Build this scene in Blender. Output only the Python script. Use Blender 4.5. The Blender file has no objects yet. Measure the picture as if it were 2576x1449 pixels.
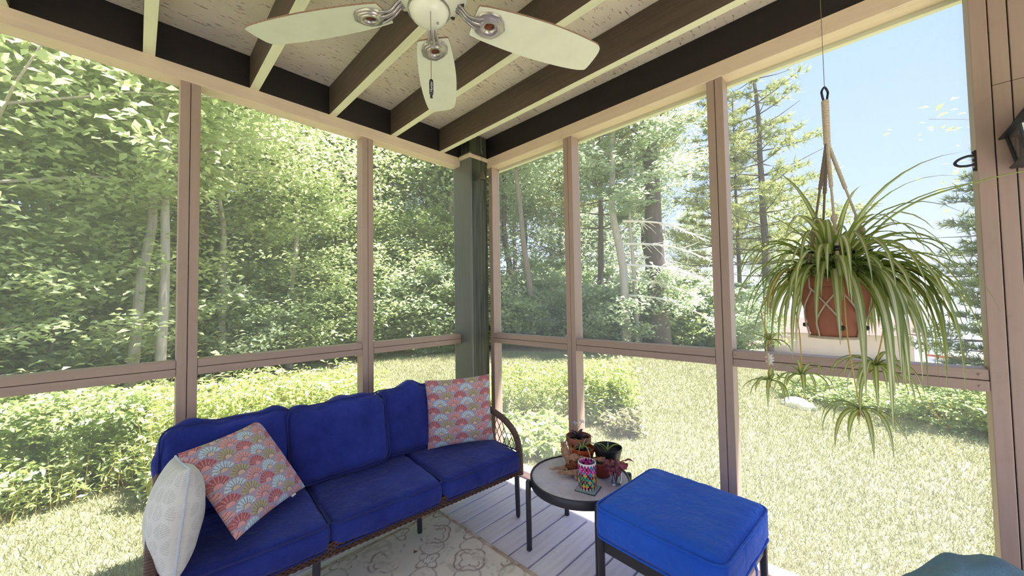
import bpy, bmesh, math, random
import numpy as np
from mathutils import Vector, Matrix, noise as mnoise

# ------------------------------------------------------------------ camera, light, exposure
scene = bpy.context.scene
COL = scene.collection
CAM_H = 1.36
F_PX = 922.07
YAW, PITCH, ROLL = math.radians(44.258), math.radians(1.997), math.radians(-0.926)
fwd = Vector((math.cos(YAW)*math.cos(PITCH), math.sin(YAW)*math.cos(PITCH), math.sin(PITCH)))
rt0 = Vector((math.sin(YAW), -math.cos(YAW), 0)); up0 = rt0.cross(fwd)
rgt = rt0*math.cos(ROLL) + up0*math.sin(ROLL)
upv = -rt0*math.sin(ROLL) + up0*math.cos(ROLL)
cam = bpy.data.cameras.new('camera')
cam.sensor_width = 36.0; cam.lens = F_PX/2576*36.0; cam.clip_start = 0.02; cam.clip_end = 2000
cam_o = bpy.data.objects.new('camera', cam); COL.objects.link(cam_o)
cam_o.matrix_world = Matrix(((rgt.x, upv.x, -fwd.x, 0), (rgt.y, upv.y, -fwd.y, 0), (rgt.z, upv.z, -fwd.z, CAM_H), (0, 0, 0, 1)))
scene.camera = cam_o

scene.view_settings.view_transform = 'Standard'
scene.view_settings.look = 'None'
scene.view_settings.gamma = 1.0
scene.view_settings.use_curve_mapping = False
scene.view_settings.exposure = 2.85

SUN_AZ, SUN_EL = math.radians(-55), math.radians(65)
SUN_STRENGTH, SKY_STRENGTH = 3.4, 0.25
sun = bpy.data.lights.new('sun', 'SUN'); sun.energy = SUN_STRENGTH; sun.angle = math.radians(1.2); sun.color = (1.0, 0.965, 0.91)
sun_o = bpy.data.objects.new('sun', sun); COL.objects.link(sun_o)
sdir = Vector((math.cos(SUN_AZ)*math.cos(SUN_EL), math.sin(SUN_AZ)*math.cos(SUN_EL), math.sin(SUN_EL)))
sun_o.rotation_euler = (-sdir).to_track_quat('-Z', 'Y').to_euler(); sun_o.location = (0, 0, 30)

world = bpy.data.worlds.new('sky'); scene.world = world; world.use_nodes = True
wn = world.node_tree; wn.nodes.clear()
w_out = wn.nodes.new('ShaderNodeOutputWorld'); w_bg = wn.nodes.new('ShaderNodeBackground')
w_tc = wn.nodes.new('ShaderNodeTexCoord'); w_sep = wn.nodes.new('ShaderNodeSeparateXYZ'); w_cr = wn.nodes.new('ShaderNodeValToRGB')
wn.links.new(w_tc.outputs['Generated'], w_sep.inputs[0]); wn.links.new(w_sep.outputs['Z'], w_cr.inputs['Fac'])
el = w_cr.color_ramp.elements
el[0].position = 0.0; el[0].color = (0.74, 0.78, 0.92, 1)
el[1].position = 1.0; el[1].color = (0.36, 0.56, 1.0, 1)
e = el.new(0.22); e.color = (0.49, 0.63, 0.97, 1)
e = el.new(0.55); e.color = (0.37, 0.53, 0.98, 1)
wn.links.new(w_cr.outputs['Color'], w_bg.inputs['Color']); w_bg.inputs['Strength'].default_value = SKY_STRENGTH
wn.links.new(w_bg.outputs[0], w_out.inputs[0])

# ------------------------------------------------------------------ helpers
def rng(seed): return np.random.default_rng(seed)

def tag(o, label=None, cat=None, group=None, kind=None):
    if label: o['label'] = label
    if cat: o['category'] = cat
    if group: o['group'] = group
    if kind: o['kind'] = kind
    return o

def empty(name, loc=(0, 0, 0), rz=0.0, parent=None):
    o = bpy.data.objects.new(name, None); COL.objects.link(o)
    o.location = loc; o.rotation_euler = (0, 0, rz); o.empty_display_size = 0.05
    if parent: o.parent = parent
    return o

def link(name, me, mats, parent=None, smooth=False):
    if not isinstance(mats, (list, tuple)): mats = [mats]
    if not me.materials:
        for m in mats: me.materials.append(m)
    if smooth and len(me.polygons): me.polygons.foreach_set('use_smooth', np.ones(len(me.polygons), dtype=bool))
    o = bpy.data.objects.new(name, me); COL.objects.link(o)
    if parent: o.parent = parent
    return o

def copy_tree(o, parent=None):
    c = o.copy(); COL.objects.link(c)
    if parent: c.parent = parent
    for ch in list(o.children): copy_tree(ch, c)
    return c

def frame_along(pts):
    pts = [Vector(p) for p in pts]; T = []
    for i in range(len(pts)):
        a = pts[max(i-1, 0)]; b = pts[min(i+1, len(pts)-1)]
        t = (b-a); T.append(t.normalized() if t.length > 1e-9 else Vector((0, 0, 1)))
    ref = Vector((0, 0, 1)) if abs(T[0].z) < .9 else Vector((1, 0, 0))
    N = [(ref - T[0]*ref.dot(T[0])).normalized()]
    for i in range(1, len(pts)):
        n = N[-1] - T[i]*N[-1].dot(T[i]); N.append(n.normalized() if n.length > 1e-6 else N[-1])
    return pts, T, N

def spline(pts, n=8, closed=False):
    P = [Vector(p) for p in pts]; out = []; m = len(P)
    for i in range(m if closed else m-1):
        if closed: p0, p1, p2, p3 = P[(i-1) % m], P[i], P[(i+1) % m], P[(i+2) % m]
        else: p0, p1, p2, p3 = P[max(i-1, 0)], P[i], P[i+1], P[min(i+2, m-1)]
        for k in range(n):
            t = k/n
            out.append(0.5*((2*p1) + (p2-p0)*t + (2*p0-5*p1+4*p2-p3)*t*t + (3*p1-p0-3*p2+p3)*t**3))
    if not closed: out.append(P[-1])
    return out

class MB:
    def __init__(s): s.v = []; s.f = []; s.m = []
    def add(s, v, f, m=0):
        b = len(s.v); s.v += [tuple(x) for x in v]; s.f += [tuple(i+b for i in x) for x in f]; s.m += [m]*len(f) if isinstance(m, int) else list(m)
        return s
    def box(s, lo, hi, m=0, rot=None, at=None, mbot=None):
        x0, y0, z0 = lo; x1, y1, z1 = hi
        v = [(x0,y0,z0),(x1,y0,z0),(x1,y1,z0),(x0,y1,z0),(x0,y0,z1),(x1,y0,z1),(x1,y1,z1),(x0,y1,z1)]
        if rot is not None: v = [rot @ Vector(p) for p in v]
        if at is not None: v = [Vector(p)+Vector(at) for p in v]
        mm = [m if mbot is None else mbot, m, m, m, m, m]
        return s.add(v, [(3,2,1,0),(4,5,6,7),(0,1,5,4),(1,2,6,5),(2,3,7,6),(3,0,4,7)], mm)
    def tube(s, pts, r, n=8, m=0, cap=True, closed=False):
        pts, T, N = frame_along(pts); k = len(pts)
        rs = r if isinstance(r, (list, tuple)) else [r]*k
        v = []
        for p, t, nn, rr in zip(pts, T, N, rs):
            b = t.cross(nn)
            for j in range(n):
                a = 2*math.pi*j/n; v.append(p + nn*(math.cos(a)*rr) + b*(math.sin(a)*rr))
        f = []
        for i in range(k if closed else k-1):
            i2 = (i+1) % k
            for j in range(n): f.append((i*n+j, i*n+(j+1) % n, i2*n+(j+1) % n, i2*n+j))
        if cap and not closed: f.append(tuple(range(n-1, -1, -1))); f.append(tuple((k-1)*n+j for j in range(n)))
        return s.add(v, f, m)
    def lathe(s, prof, n=24, c=(0, 0, 0), m=0, cap0=False, cap1=False, ms=None):
        v = []; k = len(prof)
        for r, z in prof:
            for j in range(n):
                a = 2*math.pi*j/n; v.append((c[0]+r*math.cos(a), c[1]+r*math.sin(a), c[2]+z))
        f = []; mm = []
        for i in range(k-1):
            for j in range(n): f.append((i*n+j, i*n+(j+1) % n, (i+1)*n+(j+1) % n, (i+1)*n+j)); mm.append(ms[i] if ms else m)
        if cap0: f.append(tuple(range(n-1, -1, -1))); mm.append(m)
        if cap1: f.append(tuple((k-1)*n+j for j in range(n))); mm.append(m)
        return s.add(v, f, mm)
    def build(s, name, mats, parent=None, smooth=False, bevel=0.0):
        me = bpy.data.meshes.new(name); me.from_pydata(s.v, [], s.f); 
        if not isinstance(mats, (list, tuple)): mats = [mats]
        for m in mats: me.materials.append(m)
        if any(s.m): me.polygons.foreach_set('material_index', s.m)
        me.update()
        o = link(name, me, mats, parent, smooth)
        if bevel:
            b = o.modifiers.new('bevel', 'BEVEL'); b.width = bevel; b.segments = 2; b.limit_method = 'ANGLE'
        if smooth and not bevel:
            try: me.set_sharp_from_angle(angle=math.radians(50))
            except Exception: pass
        return o

def np_mesh(name, V, Q, k=None):
    me = bpy.data.meshes.new(name); V = np.asarray(V, dtype=np.float32); Q = np.asarray(Q, dtype=np.int32)
    n, k = Q.shape
    me.vertices.add(len(V)); me.vertices.foreach_set('co', V.ravel())
    me.loops.add(n*k); me.loops.foreach_set('vertex_index', Q.ravel())
    me.polygons.add(n); me.polygons.foreach_set('loop_start', np.arange(0, n*k, k, dtype=np.int32))
    me.update(calc_edges=True)
    return me

def set_colors(me, rgb, name='print'):
    a = me.color_attributes.new(name, 'FLOAT_COLOR', 'POINT')
    c = np.ones((len(me.vertices), 4), dtype=np.float32); c[:, :3] = rgb
    a.data.foreach_set('color', c.ravel())

def lin(r, g, b):
    f = lambda c: (c/255/12.92) if c/255 <= .04045 else ((c/255+.055)/1.055)**2.4
    return (f(r), f(g), f(b))

# ------------------------------------------------------------------ materials
class NT:
    def __init__(s, name):
        s.mat = bpy.data.materials.new(name); s.mat.use_nodes = True; s.t = s.mat.node_tree; s.t.nodes.clear()
        s.out = s.n('OutputMaterial')
    def n(s, kind, **kw):
        nd = s.t.nodes.new('ShaderNode'+kind)
        for k, v in kw.items():
            if k in nd.inputs.keys(): nd.inputs[k].default_value = v
            else: setattr(nd, k, v)
        return nd
    def l(s, a, b): s.t.links.new(a, b)
    def coords(s, scale=(1, 1, 1), kind='Object'):
        tc = s.n('TexCoord'); mp = s.n('Mapping'); mp.inputs['Scale'].default_value = scale
        s.l(tc.outputs[kind], mp.inputs['Vector']); return mp.outputs[0]
    def noise(s, vec, scale, detail=4, rough=.55):
        nd = s.n('TexNoise'); nd.inputs['Scale'].default_value = scale; nd.inputs['Detail'].default_value = detail; nd.inputs['Roughness'].default_value = rough
        if vec is not None: s.l(vec, nd.inputs['Vector'])
        return nd.outputs['Fac']
    def ramp(s, fac, stops):
        r = s.n('ValToRGB'); e = r.color_ramp.elements
        e[0].position, e[0].color = stops[0][0], (*stops[0][1], 1); e[1].position, e[1].color = stops[-1][0], (*stops[-1][1], 1)
        for p, c in stops[1:-1]: x = e.new(p); x.color = (*c, 1)
        s.l(fac, r.inputs['Fac']); return r.outputs['Color']
    def mix(s, a, b, fac, mode='MIX'):
        m = s.n('Mix', data_type='RGBA', blend_type=mode)
        for sock, val in ((m.inputs['A'] if False else m.inputs[6], a), (m.inputs[7], b)):
            if isinstance(val, tuple): sock.default_value = (*val, 1)
            else: s.l(val, sock)
        if isinstance(fac, (int, float)): m.inputs[0].default_value = fac
        else: s.l(fac, m.inputs[0])
        return m.outputs[2]
    def bsdf(s, color, rough=.6, bump=None, bstr=.3, bdist=.01, **kw):
        b = s.n('BsdfPrincipled')
        if isinstance(color, tuple): b.inputs['Base Color'].default_value = (*color, 1)
        else: s.l(color, b.inputs['Base Color'])
        b.inputs['Roughness'].default_value = rough
        for k, v in kw.items(): b.inputs[k].default_value = v
        if bump is not None:
            bp = s.n('Bump'); bp.inputs['Strength'].default_value = bstr; bp.inputs['Distance'].default_value = bdist
            s.l(bump, bp.inputs['Height']); s.l(bp.outputs[0], b.inputs['Normal'])
        s.l(b.outputs[0], s.out.inputs[0]); return b

def m_plain(name, c, rough=.5, var=.12, scale=30, bstr=.1, bdist=.002, **kw):
    t = NT(name); v = t.coords(); nz = t.noise(v, scale)
    col = t.ramp(nz, [(.25, tuple(x*(1-var) for x in c)), (.75, tuple(min(1, x*(1+var)) for x in c))])
    t.bsdf(col, rough, nz, bstr, bdist, **kw); return t.mat

def m_wood(name, c, axis='x', var=.25, rough=.6, bstr=.25, dirt=0.0, dirtcol=(.05, .04, .035)):
    t = NT(name); s = {'x': (1.5, 30, 30), 'y': (30, 1.5, 30), 'z': (30, 30, 1.5)}[axis]
    v = t.coords(s); nz = t.noise(v, 1.6, 6, .6)
    col = t.ramp(nz, [(.3, tuple(x*(1-var) for x in c)), (.7, tuple(min(1, x*(1+var*.6)) for x in c))])
    if dirt:
        v2 = t.coords((1, 1, 1)); n2 = t.noise(v2, 11, 6, .7)
        msk = t.ramp(n2, [(.56, (0, 0, 0)), (.72, (dirt, dirt, dirt))]); col = t.mix(col, dirtcol, msk)
    t.bsdf(col, rough, nz, bstr, .003); return t.mat

M = {}
BEIGE = lin(172, 147, 134)
for ax in 'xyz': M['header_'+ax] = m_wood('lit_beige_header_'+ax, lin(222, 198, 174), ax, .07, .5, .12, .2, lin(160, 136, 118))  # post beige lightened, the brighter light on the header put into its colour
for ax in 'xyz': M['beige_'+ax] = m_wood('painted_beige_wood_'+ax, BEIGE, ax, .07, .5, .12, .25, lin(140, 115, 100))
M['house'] = m_wood('pale_fill_siding', lin(222, 208, 190), 'z', .06, .6, .1)  # for the added back wall, kept pale to reflect a warm fill
M['underside'] = m_wood('pale_painted_joist_edge', lin(226, 222, 190), 'y', .06, .5, .1, .2, lin(150, 140, 110))
M['joist'] = m_wood('dark_brown_joist_wood', lin(92, 76, 66), 'y', .35, .55, .35, .3, lin(120, 105, 92))
M['beam_x'] = m_wood('near_black_stained_beam', lin(29, 22, 23), 'x', .3, .5, .3, .15, lin(80, 66, 60))
M['beam_y'] = m_wood('near_black_stained_beam_long', lin(29, 22, 23), 'y', .3, .5, .3, .15, lin(80, 66, 60))
M['post_grey'] = m_wood('charcoal_painted_post', lin(104, 104, 100), 'z', .12, .42, .15)
M['post_wood'] = m_wood('weathered_dark_green_post', lin(74, 76, 60), 'z', .75, .6, .9)

t = NT('deck_board_paint'); v = t.coords((1.2, 24, 24)); nz = t.noise(v, 2, 6, .6)
c0 = t.ramp(nz, [(.3, lin(222, 216, 232)), (.7, lin(240, 234, 248))])
v2 = t.coords((1, 1, 1), 'Object'); n2 = t.noise(v2, 26, 8, .75); msk = t.ramp(n2, [(.60, (0, 0, 0)), (.78, (.7, .7, .7))])
c0 = t.mix(c0, lin(112, 100, 98), msk); oi = t.n('ObjectInfo')
c0 = t.mix(c0, lin(204, 196, 214), t.ramp(oi.outputs['Random'], [(0, (0, 0, 0)), (1, (.35, .35, .35))]))
t.bsdf(c0, .55, nz, .2, .003); M['deck'] = t.mat

t = NT('strand_board_ceiling'); v = t.coords((14, 60, 1)); nz = t.noise(v, 1.6, 3, .6)
v3 = t.coords((3, 3, 1)); nb = t.noise(v3, 1.5, 4)
c0 = t.ramp(nb, [(.3, lin(226, 210, 186)), (.7, lin(242, 228, 204))])
fl = t.ramp(nz, [(.33, (.8, .8, .8)), (.40, (0, 0, 0))]); c0 = t.mix(c0, lin(124, 102, 84), fl)
t.bsdf(c0, .7, nz, .4, .003); M['osb'] = t.mat

# insect screen: an open weave, so most light passes and a thin grey veil of wires stays
t = NT('insect_screen_mesh'); tr = t.n('BsdfTransparent'); tr.inputs[0].default_value = (1, 1, 1, 1)
df = t.n('BsdfDiffuse'); df.inputs[0].default_value = (.42, .43, .45, 1); tl = t.n('BsdfTranslucent'); tl.inputs[0].default_value = (.42, .42, .42, 1)
m1 = t.n('MixShader'); m1.inputs[0].default_value = .5; t.l(df.outputs[0], m1.inputs[1]); t.l(tl.outputs[0], m1.inputs[2])
m2 = t.n('MixShader'); m2.inputs[0].default_value = .15; t.l(tr.outputs[0], m2.inputs[1]); t.l(m1.outputs[0], m2.inputs[2])
t.l(m2.outputs[0], t.out.inputs[0]); M['screen'] = t.mat

def m_fabric(name, c, c2, scale=420):
    t = NT(name); v = t.coords(); nz = t.noise(v, 5, 4); wv = t.noise(v, scale, 2)
    col = t.ramp(nz, [(.3, c), (.75, c2)]); n2 = t.noise(v, 7, 6, .6)
    bp1 = t.n('Bump'); bp1.inputs['Strength'].default_value = .8; bp1.inputs['Distance'].default_value = .04; t.l(n2, bp1.inputs['Height'])
    bp2 = t.n('Bump'); bp2.inputs['Strength'].default_value = .12; bp2.inputs['Distance'].default_value = .001; t.l(wv, bp2.inputs['Height']); t.l(bp1.outputs[0], bp2.inputs['Normal'])
    b = t.bsdf(col, .85); b.inputs['Sheen Weight'].default_value = .12; b.inputs['Sheen Roughness'].default_value = .5; b.inputs['Specular IOR Level'].default_value = .2
    t.l(bp2.outputs[0], b.inputs['Normal']); return t.mat
M['navy'] = m_fabric('navy_blue_canvas', (.013, .022, .17), (.028, .046, .29))
M['blue'] = m_fabric('outdoor_lit_blue_canvas', (.017, .10, .58), (.026, .13, .66))  # same cloth as the sofa, greenish outdoor light put into its colour
M['navy_pipe'] = m_plain('navy_piping', (.012, .02, .14), .8)
M['black_metal'] = m_plain('black_powder_coated_metal', (.026, .024, .034), .38, .1, 60)
M['iron'] = m_plain('black_iron', (.012, .013, .016), .4, .2, 40)
M['wicker'] = m_plain('dark_brown_resin_wicker', lin(92, 66, 58), .42, .3, 60, .2)
M['wicker_dark'] = m_plain('dark_wicker_core', lin(40, 28, 26), .6, .2, 40)
M['lattice'] = m_plain('brown_lattice_cord', lin(84, 64, 46), .5, .2, 80)

def m_print(name, rough=.85, sc=500, nmul=.12, sheen=.1):
    t = NT(name); a = t.n('VertexColor'); a.layer_name = 'print'; v = t.coords(); nz = t.noise(v, 9, 5)
    col = t.mix(a.outputs['Color'], (0, 0, 0), t.ramp(nz, [(.35, (nmul,)*3), (.7, (0, 0, 0))])); wv = t.noise(v, sc, 2)
    b = t.bsdf(col, rough, wv, .15, .001); b.inputs['Sheen Weight'].default_value = sheen; return t.mat
M['print'] = m_print('printed_cotton')
M['rug'] = m_print('worn_woven_rug', .95, 300, .08, .0)
M['pale_pipe'] = m_plain('pale_blue_piping', lin(196, 202, 208), .8)

t = NT('grey_stone_look_tabletop'); v = t.coords(); n1 = t.noise(v, 6, 8, .65); n2 = t.noise(v, 40, 6, .7)
c0 = t.ramp(n1, [(.3, lin(176, 166, 190)), (.7, lin(212, 204, 224))]); c0 = t.mix(c0, lin(108, 100, 112), t.ramp(n2, [(.55, (0, 0, 0)), (.75, (.6, .6, .6))]))
t.bsdf(c0, .35); M['stone'] = t.mat

M['fan_white'] = m_plain('cream_fan_blade', lin(226, 226, 202), .38, .05, 12)
M['fan_dust'] = m_plain('dusty_blade_edge', lin(150, 120, 100), .9, .3, 120, .5)
M['fan_body'] = m_plain('cream_enamel_fan_body', lin(228, 226, 206), .25, .04, 10)
M['fan_metal'] = m_plain('satin_nickel', lin(176, 168, 166), .28, .06, 40, .05, .001, Metallic=.75)
M['chain'] = m_plain('bead_chain_brass', lin(150, 120, 96), .35, .1, 60, Metallic=.6)
M['white_text'] = m_plain('pale_lettering', lin(210, 210, 220), .5, .02, 20)
M['terracotta'] = m_plain('terracotta', lin(158, 98, 76), .8, .14, 9, .2, .003)
M['redpot'] = m_plain('orange_brown_plastic_pot', lin(176, 66, 32), .38, .1, 10)
M['blackpot'] = m_plain('black_plastic_pot', (.014, .014, .017), .35, .1, 20)
M['soil'] = m_plain('dark_potting_soil', (.018, .014, .012), .95, .6, 120, 1, .01)
M['rope'] = m_plain('macrame_cotton_cord', lin(196, 180, 158), .9, .18, 160, .8, .004)
M['rope_dark'] = m_plain('grey_brown_cord', lin(126, 112, 100), .9, .2, 160, .8, .004)
M['bead'] = m_plain('black_glazed_bead', (.01, .01, .012), .18)
M['drift'] = m_plain('pale_driftwood', lin(178, 136, 112), .8, .42, 46, 1.0, .02)
M['drift_red'] = m_plain('rotted_red_heartwood', lin(120, 62, 34), .85, .5, 40, 1, .02)
M['porcelain'] = m_plain('white_grout_glass', lin(236, 232, 228), .3, .02, 20)
t = NT('clear_glass'); g = t.n('BsdfGlass'); g.inputs['IOR'].default_value = 1.45; g.inputs['Roughness'].default_value = .02; g.inputs[0].default_value = (.95, .98, .98, 1)
t.l(g.outputs[0], t.out.inputs[0]); M['glass'] = t.mat
t = NT('lantern_pane_glass'); tr = t.n('BsdfTransparent'); gl = t.n('BsdfGlossy'); gl.inputs['Roughness'].default_value = .12; ms = t.n('MixShader'); ms.inputs[0].default_value = .22
t.l(tr.outputs[0], ms.inputs[1]); t.l(gl.outputs[0], ms.inputs[2]); t.l(ms.outputs[0], t.out.inputs[0]); M['pane'] = t.mat
M['coaster'] = m_plain('green_tinted_glass_coaster', lin(150, 170, 178), .08, .05, 20)
M['bronze'] = m_plain('weathered_bronze_bell', lin(112, 106, 92), .5, .3, 60, .3, .002, Metallic=.5)
M['throw'] = m_fabric('blue_grey_terry_cloth', lin(88, 124, 152), lin(112, 148, 170), 260)
M['shell_white'] = m_plain('white_frosted_pane', lin(230, 235, 238), .3, .03, 20)

def m_leaf(name, c1, c2, tc, trans=.45, rough=.5, pos_scale=.6, gloss=.06):
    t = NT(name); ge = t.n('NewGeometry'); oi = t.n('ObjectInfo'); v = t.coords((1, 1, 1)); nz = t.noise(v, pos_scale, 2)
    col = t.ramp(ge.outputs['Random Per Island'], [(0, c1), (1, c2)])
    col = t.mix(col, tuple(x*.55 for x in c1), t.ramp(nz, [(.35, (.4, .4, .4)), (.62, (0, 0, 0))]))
    hv = t.n('HueSaturation'); t.l(col, hv.inputs['Color'])
    mr = t.n('MapRange'); mr.inputs['To Min'].default_value = .8; mr.inputs['To Max'].default_value = 1.2; t.l(oi.outputs['Random'], mr.inputs['Value']); t.l(mr.outputs[0], hv.inputs['Value'])
    d = t.n('BsdfDiffuse'); t.l(hv.outputs[0], d.inputs[0]); tl = t.n('BsdfTranslucent'); tl.inputs[0].default_value = (*tc, 1)
    m = t.n('MixShader'); m.inputs[0].default_value = trans; t.l(d.outputs[0], m.inputs[1]); t.l(tl.outputs[0], m.inputs[2])
    gl = t.n('BsdfGlossy'); gl.inputs['Roughness'].default_value = .4; m2 = t.n('MixShader'); m2.inputs[0].default_value = gloss
    t.l(m.outputs[0], m2.inputs[1]); t.l(gl.outputs[0], m2.inputs[2]); t.l(m2.outputs[0], t.out.inputs[0]); return t.mat
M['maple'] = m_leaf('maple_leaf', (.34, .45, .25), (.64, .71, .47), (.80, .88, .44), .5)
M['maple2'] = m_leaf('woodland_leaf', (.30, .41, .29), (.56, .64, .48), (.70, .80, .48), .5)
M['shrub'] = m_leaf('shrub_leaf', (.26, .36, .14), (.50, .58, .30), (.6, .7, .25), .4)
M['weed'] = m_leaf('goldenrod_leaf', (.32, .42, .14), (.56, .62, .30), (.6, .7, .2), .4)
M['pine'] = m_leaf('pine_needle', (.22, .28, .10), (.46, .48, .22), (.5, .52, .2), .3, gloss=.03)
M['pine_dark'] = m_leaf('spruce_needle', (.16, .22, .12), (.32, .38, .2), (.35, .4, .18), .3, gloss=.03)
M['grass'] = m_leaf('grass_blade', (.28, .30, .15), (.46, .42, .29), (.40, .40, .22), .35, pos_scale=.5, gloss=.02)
M['spider_green'] = m_leaf('spider_plant_green', (.13, .20, .04), (.21, .29, .06), (.42, .54, .08), .45, pos_scale=8, gloss=.1)
M['spider_cream'] = m_leaf('spider_plant_cream_stripe', (.62, .62, .38), (.74, .72, .46), (.72, .72, .36), .45, pos_scale=8, gloss=.1)
M['stolon'] = m_plain('yellow_runner_stem', lin(196, 168, 92), .6, .15, 40)
M['dry_leaf'] = m_plain('dry_brown_leaf', lin(140, 82, 44), .8, .3, 60)
M['coleus'] = m_leaf('magenta_coleus_leaf', (.30, .02, .12), (.55, .07, .28), (.6, .05, .25), .35, pos_scale=40)
M['coleus_edge'] = m_leaf('dark_red_coleus_leaf', (.16, .03, .04), (.28, .08, .06), (.35, .06, .04), .3, pos_scale=40)
M['violet_leaf'] = m_leaf('dark_violet_leaf', (.05, .035, .05), (.11, .06, .08), (.12, .05, .07), .3, pos_scale=40)
M['sprout'] = m_leaf('pale_green_sprout', (.30, .38, .08), (.40, .46, .12), (.55, .62, .12), .45, pos_scale=20)
M['petal'] = m_leaf('pale_lilac_petal', (.55, .52, .68), (.72, .7, .82), (.6, .56, .75), .4, pos_scale=40)
M['yellow_petal'] = m_leaf('yellow_petal', (.75, .55, .05), (.85, .65, .08), (.8, .6, .05), .4, pos_scale=20)
M['bark'] = m_wood('grey_brown_bark', lin(148, 132, 124), 'z', .35, .9, .8)
M['bark_dark'] = m_wood('dark_pine_bark', lin(104, 90, 88), 'z', .4, .9, .9)
M['bark_pale'] = m_wood('pale_grey_bark', lin(190, 178, 172), 'z', .25, .85, .5)
M['deadwood'] = m_plain('bleached_dead_twig', lin(236, 228, 226), .8, .1, 30)
# ================================================================== the porch
XC, YW = 2.10, 2.45          # inner faces of the right and the left screen wall
DEP = 0.09
Z_RAIL0, Z_RAIL1 = 1.012, 1.090
Z_HEAD0, Z_HEAD1 = 2.502, 2.577
Z_CEIL = 2.765
X_BACK, Y_BACK = -2.4, -2.2  # how far the porch runs on behind the camera

def board(name, lo, hi, mat, parent, bevel=.0025):
    mb = MB(); mb.box(lo, hi); return mb.build(name, mat, parent, bevel=bevel)

# floor: painted deck boards running along the left wall
floor = tag(empty('floor'), kind='structure')
pw = .138; y = YW + DEP - .004; k = 0
deck_me = None
while y > Y_BACK:
    if deck_me is None:
        mb = MB(); mb.box((X_BACK, -pw+.0055, -.03), (XC+DEP, -.0055, 0)); o = mb.build('plank', M['deck'], floor, bevel=.004); deck_me = o.data
    else:
        o = link('plank', deck_me, M['deck'], floor); b = o.modifiers.new('bevel', 'BEVEL'); b.width = .004; b.segments = 2
    o.location = (0, y, 0); y -= pw
mb = MB(); mb.box((X_BACK, Y_BACK, -.20), (XC+DEP-.01, YW+DEP-.01, -.045)); mb.build('subframe', M['beam_x'], floor)
board('fascia', (X_BACK, YW+DEP-.008, -.26), (XC+DEP+.02, YW+DEP+.012, -.002), M['beige_x'], floor)
board('fascia', (XC+DEP+.001, Y_BACK, -.26), (XC+DEP+.02, YW+DEP-.01, -.002), M['beige_y'], floor)
for (fx, fy) in ((XC-.1, YW-.1), (0, YW-.1), (XC-.1, 0), (-2, YW-.1), (XC-.1, -2)):
    board('pier', (fx-.07, fy-.07, -.9), (fx+.07, fy+.07, -.2), M['beam_x'], floor)

# left screen wall
wl = tag(empty('wall_left'), kind='structure')
board('sill', (X_BACK, YW, .0), (1.90, YW+DEP, .052), M['beige_x'], wl)
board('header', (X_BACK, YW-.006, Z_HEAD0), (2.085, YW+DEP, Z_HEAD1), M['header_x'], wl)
board('beam', (X_BACK, YW+.004, Z_HEAD1+.001), (XC+DEP, YW+DEP, Z_CEIL-.001), M['beam_x'], wl)
LP = [(1.068, 1.146), (.142, .222), (-.80, -.72), (-1.73, -1.65)]
for x0, x1 in LP:
    xm = (x0+x1)/2
    board('post_board', (x0, YW, .052), (xm-.0012, YW+DEP, Z_HEAD0), M['beige_z'], wl)
    board('post_board', (xm+.0012, YW+.002, .052), (x1, YW+DEP, Z_HEAD0), M['beige_z'], wl)
edges = [1.90] + [e for p in LP for e in (p[1], p[0])] + [X_BACK]
for i in range(0, len(edges), 2):
    x1, x0 = edges[i], edges[i+1]
    board('rail_board', (x0+.001, YW+.001, Z_RAIL0), (x1-.001, YW+DEP, (Z_RAIL0+Z_RAIL1)/2-.001), M['beige_x'], wl)
    board('rail_board', (x0+.001, YW+.003, (Z_RAIL0+Z_RAIL1)/2+.001), (x1-.001, YW+DEP, Z_RAIL1), M['beige_x'], wl)
    for z0, z1 in ((.052, Z_RAIL0), (Z_RAIL1, Z_HEAD0)):
        mb = MB(); mb.box((x0, YW+DEP-.014, z0), (x1, YW+DEP-.0132, z1)); mb.build('screen', M['screen'], wl)
# corner post: charcoal painted face and weathered wooden face
mb = MB(); mb.box((1.90, 2.312, 0), (1.922, 2.54, Z_HEAD1+.02)); mb.build('corner_post_board', M['post_grey'], wl, bevel=.004)
mb = MB(); mb.box((1.922, 2.318, 0), (2.094, 2.54, Z_CEIL-.005)); mb.build('corner_post', M['post_wood'], wl, bevel=.008)
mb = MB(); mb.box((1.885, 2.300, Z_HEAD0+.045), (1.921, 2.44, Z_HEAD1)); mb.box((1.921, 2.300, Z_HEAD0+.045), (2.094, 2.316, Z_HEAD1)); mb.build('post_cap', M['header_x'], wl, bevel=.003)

# right screen wall with its solid boarded end
wr = tag(empty('wall_right'), kind='structure')
board('sill', (XC, -.295, 0), (XC+DEP, 2.31, .052), M['beige_y'], wr)
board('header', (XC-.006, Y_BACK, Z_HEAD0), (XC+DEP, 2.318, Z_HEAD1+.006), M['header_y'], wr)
board('outer_trim', (XC+DEP+.001, Y_BACK, Z_HEAD0-.018), (XC+DEP+.03, YW+DEP, Z_HEAD1+.03), M['underside'], wr)
board('beam', (XC+.002, Y_BACK, Z_HEAD1+.007), (XC+DEP, 2.45, Z_CEIL-.001), M['beam_y'], wr)
RP = [(1.447, 1.522), (.505, .583)]
for y0, y1 in RP:
    ym = (y0+y1)/2
    board('post_board', (XC, y0, .052), (XC+DEP, ym-.0014, Z_HEAD0), M['beige_z'], wr)
    board('post_board', (XC+.002, ym+.0014, .052), (XC+DEP, y1, Z_HEAD0), M['beige_z'], wr)
board('post_board', (XC+.004, 2.268, .052), (XC+DEP, 2.312, Z_HEAD0), M['beige_z'], wr)
board('jamb', (XC, -.334, 0), (XC+DEP, -.293, Z_HEAD0), M['beige_z'], wr)
edges = [2.268, 1.522, 1.447, .583, .505, -.293]
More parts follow.
